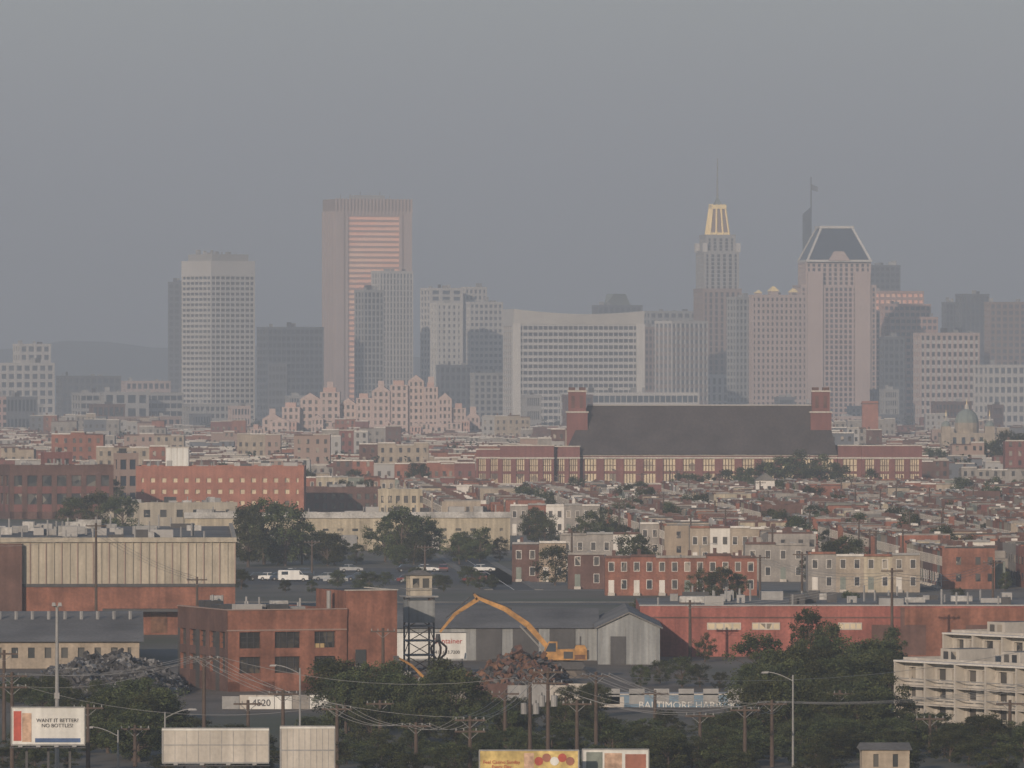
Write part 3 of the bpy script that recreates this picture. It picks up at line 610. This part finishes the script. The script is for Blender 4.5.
# ---------------- vehicles ----------------
def carmesh(col,kind):
    mb=MB()
    if kind=='van': L_=5.6; body=[(0,.35),(L_,.35),(L_,1.1),(L_-.9,1.25),(L_-1.6,2.1),(.15,2.15),(0,1.9)]; cab=None
    else: L_=4.6; body=[(0,.35),(L_,.35),(L_,.75),(L_-1.2,.95),(.9,.98),(.05,.9)]; cab=[(.5,.97),(1.0,1.42),(2.6,1.45),(3.4,.95)]
    mb.extr(body,-.9,.9,col)
    if cab: mb.extr(cab,-.78,.78,'glass_dark'); mb.extr([(1.0,1.42),(2.6,1.45),(2.6,1.49),(1.0,1.46)],-.76,.76,col); mb.box(1.75,1.85,-.8,.8,.95,1.45,col)
    else:
        mb.extr([(L_-1.65,1.3),(L_-.98,1.3),(L_-1.62,1.98),(L_-1.7,1.98)],-.92,.92,'glass_dark'); mb.box(.6,1.8,-.915,.915,1.3,1.9,'glass_dark')
    for x in (.85,L_-.95):
        for y in (-.92,.72): mb.cyl((x,y,.34),(x,y+.2,.34),.34,.34,'rubber',12); mb.cyl((x,y-.01,.34),(x,y+.21,.34),.18,.18,'metal_grey',8)
    mb.box(-.06,.02,-.85,.85,.4,.6,'metal_dark'); mb.box(L_-.02,L_+.06,-.85,.85,.4,.6,'metal_dark')
    mb.box(L_-.01,L_+.02,-.8,-.45,.62,.76,'sign_white'); mb.box(L_-.01,L_+.02,.45,.8,.62,.76,'sign_white')
    return mb.mesh('parked_'+('van' if kind=='van' else 'car'))
CM={c:carmesh(c,'car') for c in ('car_white','car_silver','car_black','car_red','car_blue')}
VM=carmesh('car_white','van')
def car(x,y,yaw,van=False):
    me=VM if van else CM[R.choice(['car_white','car_silver','car_black','car_red','car_blue','car_silver','car_black','car_silver'])]
    o=bpy.data.objects.new('parked_van' if van else 'parked_car',me); bpy.context.collection.objects.link(o); o.location=(x,y,.03); o.rotation_euler=(0,0,yaw)
car(X(278,1490),1490,0.1,True)
for i in range(24): car(X(250+i*10+R.uniform(-3,3),1500),R.choice([1482,1498,1530,1560]),R.choice([.1,.15,3.2,1.6]),False)
for i in range(60):
    c=R.randint(0,4); y=R.uniform(1450,2400); xs=c*36+8+(2000-y)*math.tan(math.radians(2.5)); car(xs+R.choice([1.4,5.8]),y,math.pi/2+.04,R.random()<.1)

# ---------------- excavator ----------------
d=1030; mb=MB(); k=d/F
def P(b,r,y=0): return (X(b,d)-X(562,d),y,Z(r,d))
mb.cyl((0,0,0),(0,0,1.0),4.2,3.2,'dirt',12)
for y in (-1.6,1.1):
    mb.hexa([(-2.6,y,1.1),(2.6,y,1.1),(3,y,1.6),(2.6,y,2.1),(-2.6,y,2.1),(-3,y,1.6)],[(-2.6,y+.6,1.1),(2.6,y+.6,1.1),(3,y+.6,1.6),(2.6,y+.6,2.1),(-2.6,y+.6,2.1),(-3,y+.6,1.6)],'metal_dark')
mb.cyl((0,0,1.9),(0,0,2.3),1.1,1.1,'metal_dark',12)
mb.box(-2.2,3.2,-1.5,1.5,2.3,3.7,'yellow_paint'); mb.hexa([(1.6,-1.4,3.7),(3.2,-1.4,3.7),(3.2,1.4,3.7),(1.6,1.4,3.7)],[(1.8,-1.2,4.2),(2.9,-1.2,4.2),(2.9,1.2,4.2),(1.8,1.2,4.2)],'yellow_paint')
mb.extr([(-2.3,2.4),(-.6,2.4),(-.6,4.7),(-1.7,4.7),(-2.3,3.7)],-1.55,-.5,'yellow_paint'); mb.extr([(-2.2,3.4),(-.8,3.4),(-.8,4.5),(-1.65,4.5)],-1.6,-.45,'glass_dark')
mb.box(.2,1.4,-1.56,-1.5,2.5,3.4,'metal_dark'); mb.box(1.6,3.0,-1.54,-1.5,2.4,3.0,'rust'); mb.box(3.1,3.5,-1.3,1.3,2.4,3.5,'metal_dark'); mb.cyl((2.4,.8,3.8),(2.4,.8,5.3),.1,.1,'metal_dark',6)
def plate(pts,w,y0,y1,mat):
    pw=list(zip(pts,w))
    for (a,wa),(b,wb) in zip(pw,pw[1:]):
        a=Vector(a);b=Vector(b); t=(b-a).normalized(); n=Vector((-t.z,0,t.x))
        q=[a-n*wa,b-n*wb,b+n*wb,a+n*wa]; mb.hexa([(p.x,y0,p.z) for p in q],[(p.x,y1,p.z) for p in q],mat)
base=(-1.2,0,3.2)
plate([base,P(528,625),P(505,609),P(478,598)],[.28,.37,.32,.2],-.3,.3,'yellow_paint')
plate([P(474,594),P(478,599),P(455,614),P(440,632)],[.14,.27,.22,.14],-.24,.24,'yellow_paint')
mb.cyl((-2,.5,3.0),P(520,626,.5),.12,.12,'metal_grey',6); mb.cyl(P(512,609),P(473,593),.14,.1,'metal_dark',6); mb.cyl(P(470,597),P(446,618),.1,.1,'metal_dark',6)
gx,_,gz=P(438,634); mb.cyl((gx,0,gz),(gx,0,gz-1.1),.25,.4,'metal_dark',8)
for i in range(5):
    a=i*2*math.pi/5; c,s=math.cos(a),math.sin(a)
    pts=[(gx+.3*c,.3*s,gz-1),(gx+1.1*c,1.1*s,gz-1.7),(gx+1.0*c,1.0*s,gz-2.5),(gx+.25*c,.25*s,gz-3.2)]
    for p,q in zip(pts,pts[1:]): mb.beam(p,q,.2,'rust')
mb.obj('scrap_handling_excavator',(X(562,d),d,0))
mb=MB(); mb.box(-1.2,1.6,-1,1,.9,2.2,'yellow_paint'); mb.extr([(-1.1,2.2),(.1,2.2),(.1,3.5),(-.8,3.5)],-.9,.1,'glass_dark'); mb.box(-.85,.15,-.95,.15,3.5,3.6,'yellow_paint')
for y in (-1.2,.75): mb.hexa([(-1.7,y,0),(1.7,y,0),(2,y,.45),(1.7,y,.9),(-1.7,y,.9),(-2,y,.45)],[(-1.7,y+.45,0),(1.7,y+.45,0),(2,y+.45,.45),(1.7,y+.45,.9),(-1.7,y+.45,.9),(-2,y+.45,.45)],'metal_dark')
mb.cyl((-1,0,2),(-3.4,0,4.4),.2,.16,'yellow_paint',6); mb.cyl((-3.4,0,4.4),(-5,0,5.3),.16,.12,'yellow_paint',6); mb.hexa([(-5.5,-.4,4.9),(-5,-.4,4.7),(-5,.4,4.7),(-5.5,.4,4.9)],[(-5.6,-.4,5.5),(-4.9,-.4,5.5),(-4.9,.4,5.5),(-5.6,.4,5.5)],'metal_dark')
mb.obj('mini_excavator',(X(440,955),955,0))
# lattice tower with cabin
d=1010; mb=MB(); w=1.6; zt=Z(597,d); 
for sx in (-1,1):
    for sy in (-1,1): mb.beam((sx*w,sy*w,0),(sx*w,sy*w,zt),.18,'metal_dark')
nz=6
for i in range(nz):
    z0=i*zt/nz; z2=(i+1)*zt/nz
    for (a,b) in (((-w,-w),(w,-w)),((w,-w),(w,w)),((w,w),(-w,w)),((-w,w),(-w,-w))):
        mb.beam((*a,z0),(*b,z2),.08,'rust'); mb.beam((*a,z2),(*b,z2),.13,'metal_grey')
mb.box(-w-.5,w+.5,-w-.5,w+.5,zt,zt+.2,'metal_grey'); mb.box(-w-.1,w+.1,-w-.1,w+.1,zt-3.2,zt-.4,'metal_shed')
grid(mb,-1.4,1.4,-1.4,1.4,zt+.2,Z(575,d),1,2,2,pf=.3,sf=.45,wall='cladding',gl='glass',rel=.15,top=.4,par=0)
mb.hexa([(-1.7,-1.7,Z(575,d)),(1.7,-1.7,Z(575,d)),(1.7,1.7,Z(575,d)),(-1.7,1.7,Z(575,d))],[(-.5,-.5,Z(575,d)+.6),(.5,-.5,Z(575,d)+.6),(.5,.5,Z(575,d)+.6),(-.5,.5,Z(575,d)+.6)],'roof_grey')
for a in (-w-.45,w+.4): mb.beam((a,-w-.45,zt+1.1),(a,w+.45,zt+1.1),.06,'metal_grey')
mb.beam((-w-.45,-w-.45,zt+1.1),(w+.45,-w-.45,zt+1.1),.06,'metal_grey')
mb.obj('lookout_tower',(X(419,d),d,0),.2)
# scrap heaps
def heap(name,b0,b1,d0,d1,h,n,seed,mts):
    r=random.Random(seed); mb=MB(); x0,x1=X(b0,d0),X(b1,d0); cx=(x0+x1)/2; cy=(d0+d1)/2; hw=(x1-x0)/2; hd=(d1-d0)/2
    for i in range(n):
        u=r.uniform(-1,1); v=r.uniform(-1,1); e=max(0,1-(u*u+v*v)**1.2); 
        if e<=0: continue
        bump=.7+.3*math.sin(u*6+seed)*math.cos(v*4)
        p=Vector((cx+u*hw,cy+v*hd,h*min(1,e*1.5)*bump*r.uniform(.5,1.02)))
        s=[r.uniform(.1,.7),r.uniform(.08,.5),r.uniform(.04,.3)]
        M=Matrix.Rotation(r.uniform(0,6.3),3,'Z')@Matrix.Rotation(r.uniform(-1,1),3,'X')@Matrix.Rotation(r.uniform(-1,1),3,'Y')
        c=[p+M@Vector((a*s[0],b*s[1],q*s[2])) for q in (-1,1) for a,b in ((-1,-1),(1,-1),(1,1),(-1,1))]
        mb.hexa(c[:4],c[4:],r.choice(mts))
    return mb.obj(name)
heap('scrap_metal_heap',20,178,955,1010,4.9,6500,1,['scrap_a','scrap_b','scrap_c','scrap_a','scrap_b','scrap_b','scrap_b','scrap_a'])
heap('scrap_metal_heap',472,570,985,1020,4.6,2800,2,['rust','brick_dark','scrap_b','rust','metal_dark','scrap_a','brick_dark']); heap('scrap_metal_heap',396,480,985,1020,2.2,900,3,['rust','scrap_b','scrap_a'])

# ---------------- fences, signs, billboards ----------------
d=935; mb=MB(); W=X(345,d)-X(222,d); zt=Z(695,d)
n=int(W/1.9)
for i in range(n): mb.box(i*W/n,(i+1)*W/n-.06,0,.1+.03*(i%2),0,zt-.15*(i%3==0),R.choice(['stone','metal_grey','formstone','sign_white']))
mb.box(3.1,6.1,-.06,-.01,zt-1.7,zt-.2,'sign_white')
o=mb.obj('white_yard_fence',(X(222,d),d,0)); textchild(o,'4520',1.1,(4.6,-.09,zt-.95),'ink')
d=940; mb=MB(); W=X(748,d)-X(596,d); z0=Z(716,d); zt=Z(695,d)
mb.box(0,W,0,8,0,z0,'stone'); mb.box(-.05,W*.99,-.05,8,z0,zt,'blue_wall','roof_silver'); mb.box(-.1,W+.1,-.1,.4,zt,zt+.15,'stone')
mb.box(.2,3.3,-.1,.0,z0+.2,zt-.2,'stone')
for i in range(6): mb.box(1+i*2.9,2.8+i*2.9,-.1,.02,.4,2.2,'metal_grey')
o=mb.obj('harbor_storefront',(X(596,d),d,0)); textchild(o,'BALTIMORE HARBOR',1.2,(W*.6,-.1,(z0+zt)/2),'sign_white')
d=945; mb=MB(); W=X(596,d)-X(345,d)
for i in range(int(W/2.4)): mb.box(i*2.4,i*2.4+2.3,0,.12,0,2.4+.2*(i%2),R.choice(['metal_grey','formstone','brick_dark','stone','metal_shed']))
mb.obj('yard_fence',(X(345,d),d,0))
def billboard(b0,b1,r0,r1,d,kind,name='billboard'):
    mb=MB(); w=(b1-b0)*d/F; z1=Z(r0,d); z0=Z(r1,d)
    face={'y':'sign_yellow','w':'stone'}.get(kind,'sign_white')
    mb.box(0,w,0,.25,z0,z1,face)
    for a in ((-.1,w+.1,z0-.15,z0),(-.1,w+.1,z1,z1+.12)): mb.box(a[0],a[1],-.06,.3,a[2],a[3],'metal_grey')
    for a in ((-.12,0),(w,w+.12)): mb.box(a[0],a[1],-.06,.3,z0,z1,'metal_grey')
    mb.box(-.2,w+.2,-1.0,-.1,z0-.35,z0-.28,'metal_dark')
    for i in range(4): mb.box(w*(i+.5)/4-.04,w*(i+.5)/4+.04,-1.2,0,z0-.3,z0-.22,'metal_dark'); mb.box(w*(i+.5)/4-.2,w*(i+.5)/4+.2,-1.25,-1.05,z0-.25,z0-.1,'metal_grey')
    for fx in (.2,.5,.8): mb.box(w*fx-.12,w*fx+.12,.3,.55,0,z1-.3,'metal_dark')
    h=z1-z0
    if kind=='a': mb.box(.15,w*.13,-.03,0,z0+.3,z1-.3,'sign_red'); mb.box(w*.14,w*.27,-.03,0,z0+.2,z1-.5,'sign_skin'); mb.box(w*.32,w*.95,-.03,0,z0+.15,z0+h*.16,'sign_blue')
    if kind=='y':
        mb.box(w*.45,w*.55,-.03,0,z0+.2,z1-.2,'sign_skin')
        for q in range(5): mb.cyl((w*(.6+.08*q),0,z0+h*(.7+.1*(q%2))),(w*(.6+.08*q),-.04,z0+h*(.7+.1*(q%2))),h*.13,h*.13,['sign_red','brick_orange','sign_white'][q%3],12)
    if kind=='r': mb.box(w*.05,w*.3,-.03,0,z0+.2,z1-.2,'green_wall'); mb.box(w*.33,w*.6,-.03,0,z0+.3,z1-.3,'sign_skin'); mb.box(w*.65,w*.97,-.03,0,z0+.3,z1-.4,'brick_orange')
    if kind=='w': 
        for i in range(9): mb.box(w*i/9,w*i/9+.05,-.03,0,z0,z1,'metal_grey')
        mb.box(0,w,-.04,0,z0+h*.5,z0+h*.53,'metal_grey'); mb.box(-.1,w+.1,-.08,.3,z1-.15,z1+.02,'sign_white')
    o=mb.obj(name,(X(b0,d),d,0))
    if kind=='a': textchild(o,'WANT IT BETTER?\nNO BOTTLES!',.5,(w*.63,-.05,z0+h*.58),'ink')
    if kind=='y': textchild(o,'Feel Casino Sunday\nEvery Day',.45,(w*.22,-.05,z0+h*.6),'ink_red')
    return o
billboard(12,84,708,744,775,'a'); billboard(163,268,729,762,765,'w'); billboard(281,334,727,775,762,'w'); billboard(480,578,751,785,760,'y'); billboard(583,648,750,785,765,'r')

def upole(b,d,top,arms=2,tr=False,rad=.2):
    mb=MB(); h=Z(top,d); mb.cyl((0,0,0),(0,0,h),rad*1.15,rad*.8,'wood_pole',8)
    pts=[]
    for i in range(arms):
        z=h-.5-i*1.1; mb.box(-1.5,1.5,-.22,-.05,z,z+.18,'wood_pole')
        for xx in (-1.35,-.6,.6,1.35): mb.cyl((xx,-.1,z+.14),(xx,-.1,z+.42),.08,.05,'metal_grey',6); pts.append((X(b,d)+xx,d-.1,z+.38))
        mb.beam((-.8,-.12,z),(0,-.12,z-.7),.05,'metal_grey'); mb.beam((.8,-.12,z),(0,-.12,z-.7),.05,'metal_grey')
    if tr:
        for sx in (-.6,.6): mb.cyl((sx,-.1,h-3.8),(sx,-.1,h-2.7),.34,.34,'metal_grey',10); mb.cyl((sx,-.1,h-2.7),(sx,-.1,h-2.4),.08,.05,'metal_dark',6)
    mb.obj('utility_pole',(X(b,d),d,0)); return pts
pp=[upole(12,790,672,2),upole(204,800,655,1),upole(337,790,705,1),upole(416,785,722,1),upole(470,780,716,2),upole(530,800,676,1,True),upole(548,790,668,2,True),upole(596,810,672,1),upole(745,790,706,1),upole(772,800,700,1)]
upole(96,1150,523,1); upole(182,1480,545,1);upole(197,1170,577,1);upole(760,1300,555,1); upole(802,1290,552,1); upole(892,1080,568,1); upole(993,1200,560,1); upole(88,790,704,1); upole(383,960,628,1); upole(4,850,650,1)
upole(425,1500,545,1); upole(312,1520,540,1); upole(640,1450,560,1); upole(283,790,690,1); upole(577,790,700,1); upole(690,1090,600,1); upole(135,800,725,1); upole(380,860,700,1); upole(655,900,690,1); upole(840,860,690,1); upole(930,830,715,1); upole(1010,850,700,1)
upole(505,840,690,1); upole(248,830,700,1); upole(700,810,712,1)
for i in range(34): 
    b=R.uniform(540,1020); dd=R.uniform(1450,2350); upole(b,dd,HZ+F*(CAMH-10)/dd,1)
mb=MB()
def wire(p,q,sag=1.2,n=10,r=.022):
    p=Vector(p);q=Vector(q); pr=p
    for i in range(1,n+1):
        t=i/n; c=p.lerp(q,t)-Vector((0,0,sag*4*t*(1-t))); mb.cyl(pr,c,r,r,'metal_grey',4); pr=c
for a,b in zip(pp,pp[1:]):
    for i in range(min(4,len(a),len(b))): wire(a[i],b[i],.9)
for i in range(4): wire(pp[-1][i],(X(1060,820),820,7.5+.3*i),1); wire((X(-20,780),780,8+.3*i),pp[0][i],.3)
wire(pp[6][5],pp[8][0],1.6); wire(pp[6][6],pp[9][1],1.8); wire(pp[4][5],pp[6][4],.8); wire(pp[1][0],pp[4][1],1.5); wire(pp[1][3],pp[5][0],1.6); wire(pp[7][0],(X(1060,900),900,9),2.2)
wire(pp[0][5],pp[1][1],1.4); wire(pp[0][6],pp[2][1],1.8); wire(pp[5][2],pp[8][2],2.0); wire(pp[7][2],pp[9][3],1.2)
for k in range(3): wire((X(-30,1150),1150,15.5-k*.5),(X(96,1150),1150,Z(523,1150)-.6-k*.5),.8)
for k in range(3): wire((X(96,1150),1150,Z(523,1150)-.6-k*.5),(X(197,1170),1170,Z(577,1170)-k*.3),.8); wire((X(892,1080),1080,12.3-k*.4),(X(993,1200),1200,10.8-k*.4)); wire((X(760,1300),1300,9.2-k*.4),(X(892,1080),1080,12.3-k*.4)); wire((X(690,1090),1090,Z(600,1090)-.4-k*.3),(X(892,1080),1080,12.3-k*.4))
mb.obj('power_lines')
def lamp(b,d,top,arm=1,name='street_lamp',flood=False):
    mb=MB(); h=Z(top,d); mb.cyl((0,0,0),(0,0,h),.24 if flood else .13,.15 if flood else .08,'metal_grey',8)
    if flood:
        mb.box(-.35,.35,-.15,.05,h-.1,h,'metal_grey')
        for x in (-.3,.3): mb.hexa([(x-.2,-.5,h),(x+.2,-.5,h),(x+.2,0,h),(x-.2,0,h)],[(x-.15,-.4,h+.35),(x+.15,-.4,h+.35),(x+.15,0,h+.3),(x-.15,0,h+.3)],'metal_grey')
        mb.box(-.25,.25,-.28,0,h*.45,h*.45+.6,'metal_grey')
    else:
        pr=Vector((0,0,h-.6))
        for i in range(1,6):
            t=i/5; c=Vector((arm*2.4*t,0,h-.6+.9*math.sin(t*1.4))); mb.cyl(pr,c,.05,.05,'metal_grey',6); pr=c
        mb.hexa([(pr.x-.1,-.12,pr.z-.12),(pr.x+arm*.8,-.15,pr.z-.12),(pr.x+arm*.8,.15,pr.z-.12),(pr.x-.1,.12,pr.z-.12)],[(pr.x,-.1,pr.z+.08),(pr.x+arm*.7,-.08,pr.z+.05),(pr.x+arm*.7,.08,pr.z+.05),(pr.x,.1,pr.z+.08)],'metal_grey')
    mb.obj(name,(X(b,d),d,0))
lamp(57,785,606,flood=True,name='floodlight_mast'); lamp(793,800,675,-1); lamp(300,830,668,-1); lamp(165,800,712,1); lamp(118,790,730,-1)
lamp(700,1480,545,1); lamp(590,1500,548,-1); lamp(385,780,765,1)

# ---------------- ground ----------------
def sheet(name,x0,x1,y0,y1,z,mat):
    mb=MB(); mb.poly([(x0,y0,0),(x1,y0,0),(x1,y1,0),(x0,y1,0)],mat); return mb.obj(name,(0,0,z))
sheet('ground',-40000,40000,-3000,60000,0,'ground_mix')
sheet('scrap_yard',-70,25,925,1090,.02,'dirt'); sheet('parking_lot',-75,0,1470,1590,.02,'asphalt')
mb=MB()
for i in range(20): mb.box(-70+i*3,-69.88+i*3,1500,1505,.03,.04,'line_paint')
mb.obj('parking_markings')
mb=MB(); a=math.radians(2.5)
for c in range(-1,6):
    xs=c*36+8
    def gx_(y,o): return xs+o+(2000-y)*math.tan(a)
    y0,y1=1435,2470
    mb.poly([(gx_(y0,0),y0,.02),(gx_(y0,7.4),y0,.02),(gx_(y1,7.4),y1,.02),(gx_(y1,0),y1,.02)],'asphalt')
    for o in (-1.6,7.4): mb.hexa([(gx_(y0,o),y0,0),(gx_(y0,o+1.55),y0,0),(gx_(y1,o+1.55),y1,0),(gx_(y1,o),y1,0)],[(gx_(y0,o),y0,.14),(gx_(y0,o+1.55),y0,.14),(gx_(y1,o+1.55),y1,.14),(gx_(y1,o),y1,.14)],'paving')
    mb.poly([(gx_(y0,3.65),y0,.03),(gx_(y0,3.8),y0,.03),(gx_(y1,3.8),y1,.03),(gx_(y1,3.65),y1,.03)],'line_paint')
mb.obj('residential_streets')
sheet('back_yards',1,170,1430,2470,.01,'paving')
mb=MB()
mb.poly([(-200,1345,.02),(200,1345,.02),(200,1358,.02),(-200,1358,.02)],'asphalt'); mb.poly([(-200,1351,.03),(200,1351,.03),(200,1351.3,.03),(-200,1351.3,.03)],'line_paint')
mb.hexa([(-200,1358,0),(200,1358,0),(200,1361,0),(-200,1361,0)],[(-200,1358,.14),(200,1358,.14),(200,1361,.14),(-200,1361,.14)],'paving')
mb.obj('road')
# far ridge
mb=MB(); r=random.Random(3); n=90
pts=[]
for i in range(n+1):
    x=-2500+i*5000/n; z=58+6*math.sin(i*.21)+5*math.sin(i*.53+1)+4*math.sin(i*1.3)+r.uniform(-2,2)- (18 if x>200 else 0); pts.append((x,z))
for (xa,za),(xb_,zb_) in zip(pts,pts[1:]): mb.poly([(xa,9000,0),(xb_,9000,0),(xb_,9900,zb_),(xa,9900,za)],'hill'); mb.poly([(xa,9900,za),(xb_,9900,zb_),(xb_,11000,0),(xa,11000,0)],'hill')
mb.obj('hills')

# ---------------- haze (real scattering air) ----------------
def haze(name,y0,y1,dens,top):
    mb=MB(); mb.box(-9000,9000,y0,y1,-30,top,'asphalt'); m=bpy.data.materials.new('haze_air'); m.use_nodes=True; nt=m.node_tree; nt.nodes.clear()
    out=nt.nodes.new('ShaderNodeOutputMaterial'); add=nt.nodes.new('ShaderNodeAddShader')
    alb=(0.735,0.835,0.965,1)
    v=nt.nodes.new('ShaderNodeVolumeScatter'); v.inputs['Color'].default_value=alb; v.inputs['Density'].default_value=dens; v.inputs['Anisotropy'].default_value=0.0
    ab=nt.nodes.new('ShaderNodeVolumeAbsorption'); ab.inputs['Color'].default_value=alb; ab.inputs['Density'].default_value=dens
    nt.links.new(v.outputs[0],add.inputs[0]); nt.links.new(ab.outputs[0],add.inputs[1]); nt.links.new(add.outputs[0],out.inputs['Volume'])
    o=mb.obj(name); o.data.materials.clear(); o.data.materials.append(m); 
    return o
haze('haze_layer',-4000,2898,1/7000,620)
haze('harbor_haze_layer',2902,24000,1/3900,621)

# ---------------- light ----------------
el=math.radians(15); az=math.radians(-20)
sv=Vector((math.sin(az)*math.cos(el),-math.cos(az)*math.cos(el),math.sin(el)))
s=bpy.data.lights.new('sun','SUN'); s.energy=4.8; s.angle=math.radians(.5); s.color=(1,.81,.63)
so=bpy.data.objects.new('sun',s); bpy.context.collection.objects.link(so); so.rotation_euler=sv.to_track_quat('Z','Y').to_euler()
w=bpy.data.worlds.new('World'); bpy.context.scene.world=w; w.use_nodes=True; nt=w.node_tree
bg=nt.nodes['Background']; sk=nt.nodes.new('ShaderNodeTexSky'); sk.sky_type='NISHITA'; sk.sun_disc=False; sk.sun_elevation=el; sk.sun_rotation=math.pi-az
sk.dust_density=1; sk.ozone_density=2; nt.links.new(sk.outputs[0],bg.inputs[0]); bg.inputs[1].default_value=.11
cam=bpy.data.cameras.new('camera'); co=bpy.data.objects.new('camera',cam); bpy.context.collection.objects.link(co)
cam.sensor_width=36; cam.lens=36*F/1024; cam.clip_start=1; cam.clip_end=80000
co.location=(0,0,CAMH); co.rotation_euler=(math.pi/2-math.atan((384-HZ)/F),0,0)
bpy.context.scene.camera=co
sc=bpy.context.scene; sc.view_settings.view_transform='Standard'; sc.view_settings.look='None'; sc.view_settings.exposure=0
